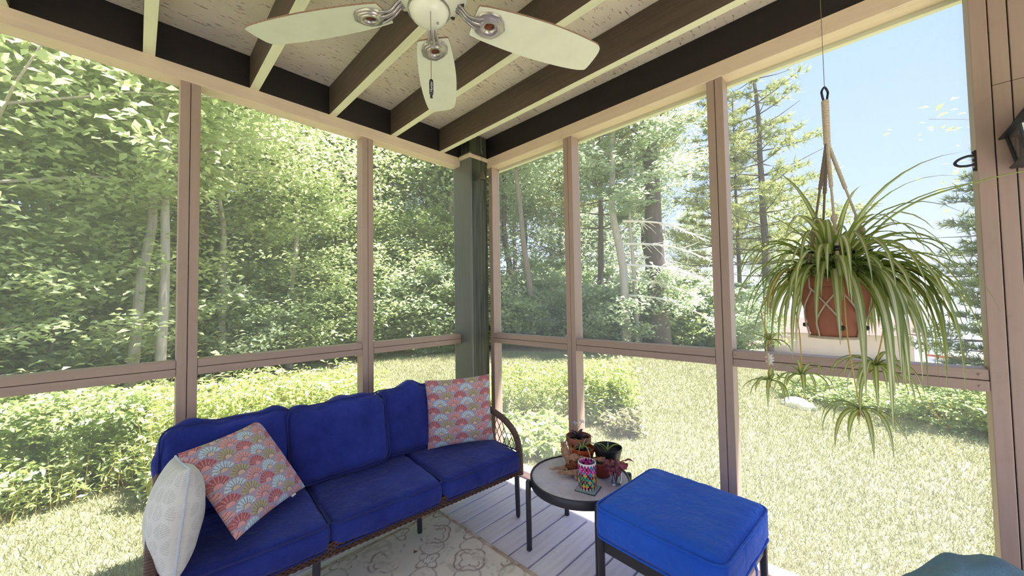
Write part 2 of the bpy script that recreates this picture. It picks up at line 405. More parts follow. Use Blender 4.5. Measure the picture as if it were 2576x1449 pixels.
for i in range(0, 6, 2):
    y1, y0 = edges[i], edges[i+1]
    board('rail_board', (XC+.001, y0+.001, Z_RAIL0), (XC+DEP, y1-.001, (Z_RAIL0+Z_RAIL1)/2-.001), M['beige_y'], wr)
    board('rail_board', (XC+.003, y0+.001, (Z_RAIL0+Z_RAIL1)/2+.001), (XC+DEP, y1-.001, Z_RAIL1), M['beige_y'], wr)
    for z0, z1 in ((.052, Z_RAIL0), (Z_RAIL1, Z_HEAD0)):
        mb = MB(); mb.box((XC+DEP-.014, y0, z0), (XC+DEP-.0132, y1, z1)); mb.build('screen', M['screen'], wr)
y1 = -.3355
for i in range(11):
    wdt = .0425 if i == 0 else .165
    y0 = y1 - wdt
    for z0, z1 in ((0, 2.093), (2.0945, Z_HEAD0)):
        board('siding_board', (XC+.003, y0+.0015, z0), (XC+DEP, y1-.0015, z1), M['beige_z'], wr, .002)
    y1 = y0
board('siding_backing', (XC+.012, y1, 0), (XC+DEP-.01, -.336, Z_HEAD0), M['beam_y'], wr)
for i, z in enumerate((1.03, 1.07)):
    for yy in (-.27, .49):
        mb = MB(); mb.lathe([(0, .0), (.004, .0), (.0045, .002), (.003, .0035), (0, .004)], 10)
        o = mb.build('screw', M['beige_z'], wr); o.rotation_euler = (0, -math.pi/2, 0); o.location = (XC+.001, yy, z)

# ceiling: strand board above open joists
ce = tag(empty('ceiling'), kind='structure')
mb = MB(); mb.box((X_BACK, Y_BACK, Z_CEIL), (XC+DEP, YW+DEP, Z_CEIL+.03)); mb.build('sheathing', M['osb'], ce)
mb = MB(); mb.box((X_BACK-.1, Y_BACK, Z_CEIL+.031), (XC+DEP, YW+DEP, Z_CEIL+.06)); mb.build('roof_deck', M['beam_x'], ce)
mb = MB(); mb.box((XC-.1, Y_BACK, 3.18), (XC+.75, YW+DEP, 3.22)); mb.build('sun_block_eave', M['beige_y'], ce)  # unseen overhang, added to keep direct sun out of the porch
board('light_leak_band', (XC+DEP-.03, Y_BACK, Z_CEIL+.061), (XC+DEP, YW+DEP, 3.18), M['beige_y'], ce)  # unseen band added under the overhang to stop light leaking in
jm = None; xs = [1.722-.4235*i for i in range(10)]
for x in xs:
    if jm is None:
        mb = MB(); mb.box((-.022, Y_BACK, Z_HEAD1), (.022, YW+.003, Z_CEIL-.001), 0, mbot=1); o = mb.build('joist', [M['joist'], M['underside']], ce, bevel=.003); jm = o.data
    else:
        o = link('joist', jm, M['joist'], ce); b = o.modifiers.new('bevel', 'BEVEL'); b.width = .003; b.segments = 2; b.limit_method = 'ANGLE'
    o.location = (x, 0, 0)

# ------------------------------------------------------------------ rug
def smooth(x, a, b): t_ = np.clip((x-a)/(b-a), 0, 1); return t_*t_*(3-2*t_)
def vnoise(X, Y, s, seed):
    r = rng(seed); G = r.random((64, 64)); x = (X*s) % 63; y = (Y*s) % 63
    x0 = x.astype(int); y0 = y.astype(int); fx = x-x0; fy = y-y0; fx = fx*fx*(3-2*fx); fy = fy*fy*(3-2*fy)
    return (G[y0, x0]*(1-fx)+G[y0, x0+1]*fx)*(1-fy) + (G[y0+1, x0]*(1-fx)+G[y0+1, x0+1]*fx)*fy
def rug_colors(X, Y):
    base = np.array(lin(240, 231, 218)); taup = np.array(lin(172, 148, 142)); edge = np.array(lin(176, 148, 128)); wht = np.array(lin(246, 242, 240))
    c = np.tile(base, (len(X), 1))
    p = .31; u = (X/p+.5) % 1-.5; w = (Y/p+.5) % 1-.5; u2 = (X/p) % 1-.5; w2 = (Y/p) % 1-.5
    wear = smooth(vnoise(X, Y, 9, 3)*.6+vnoise(X, Y, 40, 4)*.4, .28, .46)
    def line(d, wd): return smooth(-np.abs(d), -wd, -wd*.4)
    a = np.arctan2(w, u); r = np.hypot(u, w)
    quat = .235+.055*np.abs(np.cos(2*a))
    m = np.maximum(line(r-quat, .022), line(r-quat*.62-.03*np.cos(4*a), .016))
    a2 = np.arctan2(w2, u2); r2 = np.hypot(u2, w2)
    m = np.maximum(m, line(r2-.17-.05*np.cos(4*a2), .022)); m = np.maximum(m, line(r2-.08-.02*np.cos(6*a2), .016))
    s = np.sin(X/p*2*np.pi)*np.sin(Y/p*2*np.pi); m = np.maximum(m, .7*line(s-.35, .10))
    fill = np.maximum(((r2 < .15)*.5), (r < quat*.5)*.4)
    c = c*(1-fill[:, None]*wear[:, None]*.6)+wht*(fill*wear*.6)[:, None]
    k = (m*wear*1.0)[:, None]; c = c*(1-k)+taup*k
    return c, edge
rx0, rx1, ry0, ry1 = -1.30, 1.395, -.20, 2.06
nx, ny = 420, 350
gx, gy = np.meshgrid(np.linspace(rx0, rx1, nx), np.linspace(ry0, ry1, ny)); X = gx.ravel(); Y = gy.ravel()
Z = .008+.003*vnoise(X, Y, 5, 8)+.004*smooth(X, rx1-.06, rx1)*vnoise(X, Y, 7, 9)
c, edgec = rug_colors(X, Y)
de = np.minimum(np.minimum(X-rx0, rx1-X), np.minimum(Y-ry0, ry1-Y)); eb = (de < .022)[:, None]*(.75*vnoise(X, Y, 25, 5)[:, None]+.2); c = c*(1-eb)+edgec*eb
dirt = smooth(vnoise(X, Y, 14, 11)*.5+vnoise(X, Y, 60, 12)*.5, .55, .8)[:, None]*.28; c = c*(1-dirt)+np.array(lin(138, 122, 96))*dirt
V = np.stack([X, Y, Z], 1); idx = np.arange(nx*ny).reshape(ny, nx)
Q = np.stack([idx[:-1, :-1].ravel(), idx[:-1, 1:].ravel(), idx[1:, 1:].ravel(), idx[1:, :-1].ravel()], 1)
# rim so the rug has a thickness
ring = np.concatenate([idx[0, :], idx[1:, -1], idx[-1, -2::-1], idx[-2:0:-1, 0]])
V = np.concatenate([V, V[ring]*[1, 1, 0]+[0, 0, .0015]]); rb = nx*ny+np.arange(len(ring))
Q = np.concatenate([Q, np.stack([np.roll(ring, -1), ring, rb, np.roll(rb, -1)], 1)])
me = np_mesh('rug', V, Q); set_colors(me, np.concatenate([c, np.tile(edgec, (len(ring), 1))]))
rug = tag(link('rug', me, M['rug'], None, True), 'worn cream rug with taupe medallion print on the deck under the sofa', 'rug')
mb = MB(); mb.add([(0, 0, 0), (.012, .006, .006), (.026, 0, .002), (.014, -.008, .007), (.006, .012, .010)], [(0, 1, 4), (0, 3, 1), (1, 3, 2)])
o = tag(mb.build('fallen_leaf', M['dry_leaf']), 'small crumpled brown leaf lying on the rug near the sofa', 'leaf'); o.location = (1.06, 1.80, .0135)

# ------------------------------------------------------------------ cushions
def rounded_box(name, sx, sy, sz, r, puff, n=26, seed=0, wrinkle=.004, sag=None, wscale=7.0):
    """A stuffed box cushion centred on the origin: soft corners, crowned faces, light wrinkles."""
    bm = bmesh.new(); bmesh.ops.create_cube(bm, size=2.0)
    bmesh.ops.subdivide_edges(bm, edges=bm.edges[:], cuts=n, use_grid_fill=True)
    hx, hy, hz = sx/2, sy/2, sz/2
    for v in bm.verts:
        u, w, t_ = v.co
        f = lambda q: math.copysign(abs(q)**.8, q)
        p = Vector((f(u)*hx, f(w)*hy, f(t_)*hz))
        q = Vector((max(-hx+r, min(hx-r, p.x)), max(-hy+r, min(hy-r, p.y)), max(-hz+r, min(hz-r, p.z))))
        d = p-q
        if d.length > 1e-7: p = q+d.normalized()*min(d.length, r)
        cx, cy, cz = 1-u*u, 1-w*w, 1-t_*t_
        p.z += puff*math.copysign(1, t_)*abs(t_)*(max(cx, 0)*max(cy, 0))**.6
        p.x += puff*.5*math.copysign(1, u)*abs(u)*(max(cz, 0)*max(cy, 0))**.7
        p.y += puff*.5*math.copysign(1, w)*abs(w)*(max(cz, 0)*max(cx, 0))**.7
        nz = mnoise.noise(Vector((p.x*wscale+seed*7.1, p.y*wscale+seed*3.3, p.z*wscale)))+.5*mnoise.noise(Vector((p.x*wscale*2.6+seed, p.y*wscale*2.6, p.z*wscale*2.6)))
        if d.length > 1e-7 or True: p += p.normalized()*nz*wrinkle
        if sag: p.z += sag(u, w, t_)
        v.co = p
    me = bpy.data.meshes.new(name); bm.to_mesh(me); bm.free(); return me
def rrect(sx, sy, r, n=6):
    P = []
    for cx, cy, a0 in ((sx/2-r, sy/2-r, 0), (-sx/2+r, sy/2-r, 90), (-sx/2+r, -sy/2+r, 180), (sx/2-r, -sy/2+r, 270)):
        for k in range(n+1):
            a = math.radians(a0+90*k/n); P.append((cx+r*math.cos(a), cy+r*math.sin(a)))
    out = []
    for i in range(len(P)):
        a, b = P[i], P[(i+1) % len(P)]; L = math.hypot(b[0]-a[0], b[1]-a[1]); k = max(1, int(L/.03))
        for j in range(k): out.append((a[0]+(b[0]-a[0])*j/k, a[1]+(b[1]-a[1])*j/k))
    return out
def piping(name, sx, sy, r, z, rad, mat, parent, wav=.002, seed=0):
    P = [(x, y, z+wav*math.sin(9*x+seed)*math.cos(7*y)) for x, y in rrect(sx, sy, r)]
    mb = MB(); mb.tube(P, rad, 6, closed=True); return mb.build(name, mat, parent, True)

# ------------------------------------------------------------------ sofa
SOFA_RZ = math.radians(-4.8)
sofa = empty('sofa', (.90, 2.003, 0), SOFA_RZ)
tag(sofa, 'three-seat brown wicker sofa with navy blue seat and back cushions', 'sofa')
L2 = .83; YF, YB = -.335, .315
def wrapped_tube(mb, pts, r, m=0, pitch=.0085, n=10):
    """A tube wound round with wicker strand: dense rings that rise and fall."""
    P = [Vector(p) for p in pts]; L = sum((P[i+1]-P[i]).length for i in range(len(P)-1)); k = int(L/pitch*4)
    S = []; acc = [0]
    for i in range(len(P)-1): acc.append(acc[-1]+(P[i+1]-P[i]).length)
    j = 0
    for q in range(k+1):
        s = L*q/k
        while j < len(P)-2 and acc[j+1] < s: j += 1
        S.append(P[j].lerp(P[j+1], (s-acc[j])/max(acc[j+1]-acc[j], 1e-9)))
    mb.tube(S, [r*(.90+.12*abs(math.sin(math.pi*q/4))) for q in range(k+1)], n, m)
for sx in (1, -1):
    x = sx*L2
    path = spline([(x, YB, .30), (x, YB, .50), (x, YB-.012, .605), (x, YB-.07, .642), (x, .10, .628), (x, -.08, .600), (x, -.20, .565), (x, -.283, .505), (x, -.318, .42), (x, YF+.01, .33), (x, YF+.01, .272)], 7)
    mb = MB(); wrapped_tube(mb, path, .0205); arm = mb.build('arm', M['wicker'], sofa, True)
    # diamond lattice below the arm
    mb = MB(); top = lambda yy: .595 if yy > -.05 else .595-.9*(yy+.05)**2*3.2
    for s in (1, -1):
        for i in range(-6, 16):
            y0 = YF+.05*i; seg = []
            for kk in range(13):
                zz = .33+(.62-.33)*kk/12; yy = y0+s*(zz-.33)*.62+(.18 if s < 0 else 0)
                lim = top(yy) if YF+.02 < yy < YB else 0
                if zz <= lim: seg.append((x+s*.002, yy, zz))
            if len(seg) > 1: mb.tube(seg, .0026, 5)
    mb.build('lattice', M['lattice'], arm)
path = spline([(L2, YB, .45), (L2-.01, YB, .58), (L2-.06, YB, .655), (L2-.25, YB, .68), (0, YB, .685), (-L2+.25, YB, .68), (-L2+.06, YB, .655), (-L2+.01, YB, .58), (-L2, YB, .45)], 8)
mb = MB(); wrapped_tube(mb, path, .0205); bk = mb.build('back_rail', M['wicker'], sofa, True)
mb = MB()
for s in (1, -1):
    for i in range(-6, 34):
        x0 = -L2+.055*i; a = (x0, YB, .33); b = (x0+s*.2, YB, .672)
        if -L2 < a[0] < L2 and -L2+.06 < b[0] < L2-.06: mb.tube([a, ((a[0]+b[0])/2, YB+.002*s, .5), b], .0026, 5)
mb.build('lattice', M['lattice'], bk)
# woven apron round the seat frame
mb = MB(); mb.box((-L2-.004, YF, .279), (L2+.004, YF+.012, .335)); mb.box((-L2-.004, YB-.012, .279), (L2+.004, YB, .335)); mb.box((-L2-.004, YF+.012, .279), (-L2+.008, YB-.012, .335)); mb.box((L2-.008, YF+.012, .279), (L2+.004, YB-.012, .335))
ap = mb.build('seat_frame', M['wicker_dark'], sofa)
mb = MB()
for row in range(7):
    z = .281+.0085*row; n = int(2*L2/.013); P = []
    for i in range(n*2+1):
        xx = -L2-.004+(2*L2+.008)*i/(n*2); P.append((xx, YF-.002-.0035*math.sin(math.pi*i/2+math.pi*(row % 2)+.785), z))
    mb.tube(P, .0036, 5)
for xx in (L2+.005, -L2-.005):
    for row in range(7):
        z = .281+.0085*row; mb.tube([(xx+.003*math.sin(math.pi*i/2+math.pi*(row % 2)+.785), YF+(YB-YF)*i/96, z) for i in range(97)], .0036, 5)
mb.build('weave', M['wicker'], ap, True)
mb = MB(); mb.box((-L2, YF+.012, .285), (L2, YB-.012, .300)); mb.build('seat_deck', M['wicker_dark'], sofa)
for (lx, ly) in ((L2-.012, YF+.03), (-L2+.012, YF+.03), (L2-.012, YB-.03), (-L2+.012, YB-.03), (-.325, YF+.02), (.28, -.04), (.28, YB-.03), (-.325, YB-.03)):
    dx = .006*(1 if lx > 0 else -1); mb = MB()
    mb.tube([(lx, ly, .300), (lx+dx*.5, ly, .15), (lx+dx, ly, .022), (lx+dx, ly, .010), (lx+dx, ly, .0125 if lx < .5 else .001)], [.0165, .0155, .0145, .0135, .008], 12)
    mb.build('leg', M['black_metal'], sofa, True)
for i, (cx, seed) in enumerate(((-.55, 1), (0, 2), (.55, 3))):
    sag = lambda u, w, t_: -.012*max(0, t_)*math.exp(-((u)**2+(w+.1)**2)*2)-.010*max(0, -w)**3*(1 if t_ > 0 else .3)
    me = rounded_box('seat_cushion', .552, .60, .118, .034, .016, 30, seed, .008, sag)
    o = link('seat_cushion', me, M['navy'], sofa, True); o.location = (cx, -.045, .362)
    piping('piping', .555, .603, .045, .050, .0042, M['navy_pipe'], o, .003, seed); piping('piping', .552, .600, .045, -.052, .004, M['navy_pipe'], o, .003, seed+2)
for i, (cx, cw, yy, ti, ro, seed) in enumerate(((-.585, .51, .185, 13, 2, 4), (-.105, .50, .150, 14, -3, 5), (.375, .52, .185, 13, 3, 6))):
    def sag(u, w, t_, s=seed): return 0
    me = rounded_box('back_cushion', cw, .385, .135, .045, .026, 30, seed, .016, None, 7.0)
    # sleepy slumped top edge
    co = np.zeros(len(me.vertices)*3); me.vertices.foreach_get('co', co); co = co.reshape(-1, 3); tt = np.clip((co[:, 1]/.19), 0, 1)**2
    co[:, 1] -= tt*.012*(np.sin(co[:, 0]*19+seed*2)+.6*np.sin(co[:, 0]*37+seed)); co[:, 2] -= tt*.012*np.sin(co[:, 0]*14+seed)
    me.vertices.foreach_set('co', co.ravel())
    o = link('back_cushion', me, M['navy'], sofa, True); o.location = (cx, yy, .618); o.rotation_euler = (math.radians(90-ti), math.radians(ro*.6), math.radians(ro))
    piping('piping', cw+.002, .387, .055, .058, .0042, M['navy_pipe'], o, .004, seed); piping('piping', cw+.002, .387, .055, -.058, .0042, M['navy_pipe'], o, .004, seed+1)

# ------------------------------------------------------------------ throw pillows
SH = dict(coral=lin(230, 168, 160), blue=lin(206, 224, 230), olive=lin(192, 178, 134), red=lin(178, 98, 104), lav=lin(178, 164, 184), line=lin(116, 104, 120), peach=lin(226, 196, 164), pink=lin(236, 168, 160))
def scallop(S, T, R=.050, seed=0):
    """Overlapping fan shells in rows, each row tucked behind the one below it."""
    n = len(S); c = np.tile(np.array(SH['lav']), (n, 1)); done = np.zeros(n, bool)
    cw, rh = R*1.72, R*.86
    row_f = np.floor(T/rh).astype(int); names = ['blue', 'coral', 'olive', 'red']; cols = np.array([SH[k] for k in names])
    for dr in (-1, 0):
        j = row_f+dr; off = np.where(j % 2 == 0, 0.0, .5)
        i0 = np.floor(S/cw-off+.5).astype(int)
        for di in (0,):
            i = i0+di; cx = (i+off)*cw; cy = j*rh; dx = S-cx; dy = T-cy; r = np.hypot(dx, dy)/R; a = np.arctan2(dx, dy)
            hit = (~done) & (r < 1.0)
            kidx = np.where(j % 2 == 0, i % 2, 2+(i % 2))
            col = cols[kidx].copy()
            ray_ = np.abs(((a/(math.pi/9)+.5) % 1)-.5)*(math.pi/9)*r*R
            ln = (ray_ < .0011) & (r > .34) & (r < .86); out = (r > .90) & (r < .96)
            col[(r >= .86)] = SH['lav']; col[out] = SH['lav']
            lc = np.where((kidx == 3)[:, None], np.array(SH['coral']), np.array(SH['line']))
            col[ln] = lc[ln]
            base = (r < .30); bc = np.where((kidx % 2 == 0)[:, None], np.array(SH['peach']), np.array(SH['pink'])); col[base] = bc[base]
            ring_ = (r > .30) & (r < .345); col[ring_] = SH['line']
            c[hit] = col[hit]; done |= hit
    return c
def herring(S, T):
    base = np.array(lin(222, 218, 210)); lnc = np.array(lin(196, 190, 182)); c = np.tile(base, (len(S), 1))
    p = .052; row = np.floor(T/p); u = ((S/p+.5*(row % 2)) % 1)-.5; v = (T/p) % 1
    inside = np.abs(u) < .42*np.sin(np.pi*np.clip(v, 0, 1))**.6
    st = ((T/.0075-np.abs(u)*4) % 1) < .38
    m = inside & st & (np.abs(u) > .03); c[m] = lnc; return c
def pillow(name, size, thick, colfn, label, mats, pinch=.055, n=170, seed=0, lump=.004):
    u = np.linspace(-1, 1, n); U, W = np.meshgrid(u, u); U = U.ravel(); W = W.ravel()
    a = size/2; px_ = a*U*(1-pinch*(1-W*W)); py_ = a*W*(1-pinch*(1-U*U))
    h = thick/2*(np.clip(1-U**2, 0, 1)*np.clip(1-W**2, 0, 1))**.42
    wob = lump*np.sin(U*5+seed)*np.cos(W*4+seed*2)*np.clip(1-U**2, 0, 1)*np.clip(1-W**2, 0, 1)+.0022*np.sin(np.arctan2(W, U)*17+seed)*np.clip(np.maximum(np.abs(U), np.abs(W))-.5, 0, 1)*(1-np.maximum(np.abs(U), np.abs(W)))*4
    V = np.concatenate([np.stack([px_, py_, h+wob], 1), np.stack([px_, py_, -h+wob], 1)])
    idx = np.arange(n*n).reshape(n, n); q = np.stack([idx[:-1, :-1].ravel(), idx[:-1, 1:].ravel(), idx[1:, 1:].ravel(), idx[1:, :-1].ravel()], 1)
    me = np_mesh(name, V, np.concatenate([q, q[:, ::-1]+n*n])); cc = colfn(px_+.3, py_+.3); set_colors(me, np.concatenate([cc, cc]))
    o = link('cover', me, mats, None, True); e = empty(name); o.parent = e; tag(e, label, 'pillow')
    return e, o
def place(o, center, ex, ey):
    ex = Vector(ex).normalized(); ey = (Vector(ey)-ex*Vector(ey).dot(ex)).normalized(); ez = ex.cross(ey)
    o.matrix_world = Matrix(((ex.x, ey.x, ez.x, center[0]), (ex.y, ey.y, ez.y, center[1]), (ex.z, ey.z, ez.z, center[2]), (0, 0, 0, 1)))
P1, _ = pillow('throw_pillow', .43, .12, lambda s, t_: scallop(s, t_), 'shell-print pillow standing upright at the arm end of the sofa', M['print'], seed=1)
place(P1, (1.495, 1.955, .645), (.349, -.200, .012), (.06, .11, 1))
mb = MB(); mb.box((-.012, -.2148, -.012), (.012, -.209, .0005)); mb.build('care_tag', M['porcelain'], P1).location = (.02, .012, .004)
P2, _ = pillow('throw_pillow', .405, .12, lambda s, t_: scallop(s, t_), 'shell-print pillow leaning askew on the sofa against the pale pillow', M['print'], seed=3)
Bc = Vector((.283, 1.760, .470)); Rc = Vector((.565, 1.992, .468)); ex = (Rc-Bc).normalized(); nn = Vector((-ex.y, ex.x, 0)); w_ = nn*math.cos(math.radians(52))+Vector((0, 0, math.sin(math.radians(52))))
place(P2, Bc+ex*.195+w_*.20, ex, w_)
mb = MB(); mb.box((.11, -.2035, -.002), (.135, -.190, .002)); mb.build('care_tag', M['porcelain'], P2)
P3, cv = pillow('throw_pillow', .355, .165, herring, 'pale cream pillow with herringbone print against the sofa arm', M['print'], pinch=.03, seed=5, lump=.006)
place(P3, (.112, 1.895, .585), (-.05, 1, -.14), (.12, .14, 1))
ed = []
for sx, sy, ex_, ey_ in ((-1, -1, 1, 0), (1, -1, 0, 1), (1, 1, -1, 0), (-1, 1, 0, -1)):
    for k in range(20):
        U = sx+ex_*2*k/20; W = sy+ey_*2*k/20; ed.append((.1785*U*(1-.03*(1-W*W)), .1785*W*(1-.03*(1-U*U)), 0))
mb = MB(); mb.tube(ed, .0042, 6, closed=True); mb.build('piping', M['pale_pipe'], P3, True)

# ------------------------------------------------------------------ side table
table = empty('side_table', (1.742, 1.196, 0)); tag(table, 'low round side table with grey stone top and black metal frame', 'table')
TZ = .375
mb = MB(); mb.lathe([(0, TZ-.012), (.258, TZ-.012), (.262, TZ-.010), (.262, TZ), (0, TZ)], 72); mb.build('tabletop', M['stone'], table)
mb = MB(); mb.lathe([(.262, TZ-.040), (.272, TZ-.040), (.274, TZ-.036), (.274, TZ+.004), (.272, TZ+.006), (.264, TZ+.006), (.262, TZ+.003), (.262, TZ-.040)], 72); mb.build('rim', M['black_metal'], table, True)
for k in range(4):
    a = math.radians(42+90*k+9); lx, ly = .289*math.cos(a), .289*math.sin(a); mb = MB()
    mb.tube([(lx, ly, 0.001), (lx, ly, .006), (lx, ly, .013), (lx, ly, TZ-.008), (lx, ly, TZ-.002)], [.011, .0135, .015, .015, .012], 14); 
    leg = mb.build('leg', M['black_metal'], table, True)
    mb = MB(); R_ = Matrix.Rotation(a, 3, 'Z'); mb.box((.262, -.009, TZ-.009), (.293, .009, TZ-.0015), rot=R_); mb.box((.270, -.004, TZ-.040), (.280, .004, TZ-.01), rot=R_); mb.build('bracket', M['black_metal'], leg)
    mb = MB(); mb.lathe([(0, 0), (.0125, 0), (.0155, .004), (.0155, .012), (0, .012)], 14, (lx, ly, 0)); mb.build('foot', M['black_metal'], leg, True)

# ------------------------------------------------------------------ ottoman
ott = empty('ottoman', (1.690, .632, 0), math.radians(-3.9)); tag(ott, 'square ottoman with thick bright blue cushion on black metal legs', 'ottoman')
HS = .262
mb = MB()
for k in range(4):
    R_ = Matrix.Rotation(math.pi/2*k, 3, 'Z'); mb.box((-HS+.018, HS-.036, .245), (HS-.018, HS-.012, .300), rot=R_)
mb.box((-HS+.03, -HS+.03, .285), (HS-.03, HS-.03, .299)); mb.build('frame', M['black_metal'], ott, bevel=.003)
for sx in (-1, 1):
    for sy in (-1, 1):
        mb = MB(); mb.tube([(sx*(HS-.012), sy*(HS-.018), .001), (sx*(HS-.012), sy*(HS-.018), .008), (sx*(HS-.012), sy*(HS-.018), .298), (sx*(HS-.012), sy*(HS-.018), .312), (sx*(HS-.012), sy*(HS-.018), .318)], [.012, .015, .016, .016, .010], 14)
        mb.build('leg', M['black_metal'], ott, True)
def osag(u, w, t_): return -.012*max(0, t_)*math.exp(-((u+.05)**2+(w-.05)**2)*5)
me = rounded_box('cushion', .545, .535, .150, .040, .016, 34, 9, .0035, osag, 8)
co = np.zeros(len(me.vertices)*3); me.vertices.foreach_get('co', co); co = co.reshape(-1, 3)
rr = np.clip((np.maximum(np.abs(co[:, 0])/.27, np.abs(co[:, 1])/.265)-.62)/.38, 0, 1); tp = np.clip(co[:, 2]/.07, 0, 1)
co[:, 2] += tp*.0016*rr*(1-rr)*4*np.sin(np.where(np.abs(co[:, 0]) > np.abs(co[:, 1]), co[:, 1]*260, co[:, 0]*120)); me.vertices.foreach_set('co', co.ravel())
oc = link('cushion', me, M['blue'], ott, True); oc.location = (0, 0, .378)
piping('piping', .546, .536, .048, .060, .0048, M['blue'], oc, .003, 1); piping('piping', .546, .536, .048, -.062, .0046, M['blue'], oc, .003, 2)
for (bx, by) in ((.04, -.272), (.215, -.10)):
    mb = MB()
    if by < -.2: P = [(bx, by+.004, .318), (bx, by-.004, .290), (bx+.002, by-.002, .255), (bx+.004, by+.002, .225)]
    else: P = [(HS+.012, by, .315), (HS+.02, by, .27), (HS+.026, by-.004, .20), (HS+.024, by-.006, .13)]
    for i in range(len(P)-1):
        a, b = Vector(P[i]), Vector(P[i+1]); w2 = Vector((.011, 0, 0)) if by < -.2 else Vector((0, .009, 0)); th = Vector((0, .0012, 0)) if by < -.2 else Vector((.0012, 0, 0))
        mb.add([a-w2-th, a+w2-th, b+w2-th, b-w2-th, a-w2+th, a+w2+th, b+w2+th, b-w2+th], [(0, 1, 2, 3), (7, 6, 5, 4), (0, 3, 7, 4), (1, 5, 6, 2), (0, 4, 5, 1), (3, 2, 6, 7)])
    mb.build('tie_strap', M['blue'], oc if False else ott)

# ------------------------------------------------------------------ draped chair at the edge
chair = empty('armchair', (1.235, -.345, 0), math.radians(-47)); tag(chair, 'wicker armchair beside the boarded wall, its back under a blue cloth', 'chair')
mb = MB()
for sx in (-.26, .26):
    wrapped_tube(mb, spline([(sx, .22, .02), (sx, .22, .40), (sx*.9, .25, .56), (sx*.62, .27, .640)], 6), .018)
wrapped_tube(mb, spline([(-.161, .27, .640), (0, .275, .672), (.161, .27, .640)], 6), .018)
mb.build('back_frame', M['wicker'], chair, True)
mb = MB(); mb.box((-.20, .235, .36), (.20, .262, .60)); mb.build('back_panel', M['wicker_dark'], chair, bevel=.006)
for sx in (-.26, .26):
    mb = MB(); wrapped_tube(mb, spline([(sx, .2, .56), (sx, 0, .57), (sx, -.2, .55), (sx, -.25, .45), (sx, -.25, .02)], 6), .018); mb.build('arm', M['wicker'], chair, True)
mb = MB(); mb.box((-.245, -.24, .30), (.245, .22, .345)); mb.build('seat_frame', M['wicker_dark'], chair, bevel=.006)
me = rounded_box('seat_cushion', .48, .44, .10, .03, .012, 14, 21); o = link('seat_cushion', me, M['navy'], chair, True); o.location = (0, -.02, .405)
for sx in (-.26, .26):
    for yy in (.22, -.25):
        mb = MB(); mb.tube([(sx, yy, .0), (sx, yy, .03)], .0195, 12); mb.build('foot', M['black_metal'], chair, True)
# blue throw over the chair back
cl = MB(); nu, nv = 44, 40
def throw_pt(i, j, off):
    s = -1+2*i/nu; q = -1+2*j/nv; w = .215; x = s*w
    crown = .698-.13*abs(s)**2.2
    tt = abs(q); ang = tt*2.2
    if ang < math.pi/2: yy = .262+math.copysign(.038*math.sin(ang), q); zz = crown-.038+.038*math.cos(ang)
    else: yy = .262+math.copysign(.038+.018*(ang-1.57), q); zz = crown-.038-(ang-math.pi/2)*.36
    f = .004*math.sin(s*6+q*2)+.002*math.sin(s*13-q*4)+.006*mnoise.noise(Vector((s*3, q*3, 1.7)))+.006*math.exp(-((s+.25-.3*q)/.12)**2)
    return (x+.008*math.sin(q*6), yy+math.copysign(off, q)*(1 if ang > .6 else ang)+f*(1 if q > 0 else -1)*.6, zz+off*(1 if ang < 1.2 else 0)+f)
vv = [throw_pt(i, j, .010) for i in range(nu+1) for j in range(nv+1)]
ff = [(i*(nv+1)+j, i*(nv+1)+j+1, (i+1)*(nv+1)+j+1, (i+1)*(nv+1)+j) for i in range(nu) for j in range(nv)]
cl.add(vv, ff); th = cl.build('throw_blanket', M['throw'], None, True); th.location = (1.235, -.345, 0); th.rotation_euler = (0, 0, math.radians(-47))
sm = th.modifiers.new('thick', 'SOLIDIFY'); sm.thickness = .006
tag(th, 'blue-grey terry throw draped over the wicker chair back', 'throw')

# unseen partial wall behind the camera, added to cut and soften the light
wb = tag(empty('wall_back_light_block'), kind='structure'); sbm = None
for i in range(12):
    x0 = X_BACK+.225*i
    if sbm is None: mb = MB(); mb.box((.0015, 0, 0), (.2235, .03, Z_CEIL-.005)); o = mb.build('siding_board', M['house'], wb); sbm = o.data
    else: o = link('siding_board', sbm, [], wb)
    o.location = (x0, Y_BACK-.03, 0)
# ------------------------------------------------------------------ ceiling fan
FX, FY, FZ = .636, .967, 2.305
fan = empty('ceiling_fan', (FX, FY, 0)); tag(fan, 'cream five-blade ceiling fan hanging below the open joists', 'fan')
mb = MB(); mb.lathe([(0, Z_CEIL-.001), (.062, Z_CEIL-.001), (.064, Z_CEIL-.02), (.045, Z_CEIL-.05), (.018, Z_CEIL-.06), (.0, Z_CEIL-.06)], 28); mb.build('canopy', M['fan_body'], fan, True)
mb = MB(); mb.tube([(0, 0, Z_CEIL-.05), (0, 0, FZ+.16)], .0105, 14); mb.build('downrod', M['fan_metal'], fan, True)
mb = MB(); mb.lathe([(0, FZ+.185), (.035, FZ+.18), (.07, FZ+.165), (.115, FZ+.14), (.128, FZ+.11), (.130, FZ+.06), (.122, FZ+.035), (.105, FZ+.022), (0, FZ+.020)], 48); motor = mb.build('motor_housing', M['fan_body'], fan, True)
for k in range(20):
    a = 2*math.pi*(k+.5)/20; mb = MB(); mb.box((.088, -.0045, FZ+.0185), (.112, .0045, FZ+.026), rot=Matrix.Rotation(a, 3, 'Z')); mb.build('vent', M['blackpot'], motor)
mb = MB(); mb.lathe([(.100, FZ+.02), (.085, FZ+.012), (.062, FZ+.004), (.062, FZ-.012), (.060, FZ-.018), (.0625, FZ-.021), (.0625, FZ-.026), (.054, FZ-.044), (.040, FZ-.056), (.020, FZ-.062), (0, FZ-.063)], 40); sw = mb.build('switch_housing', M['fan_body'], fan, True)
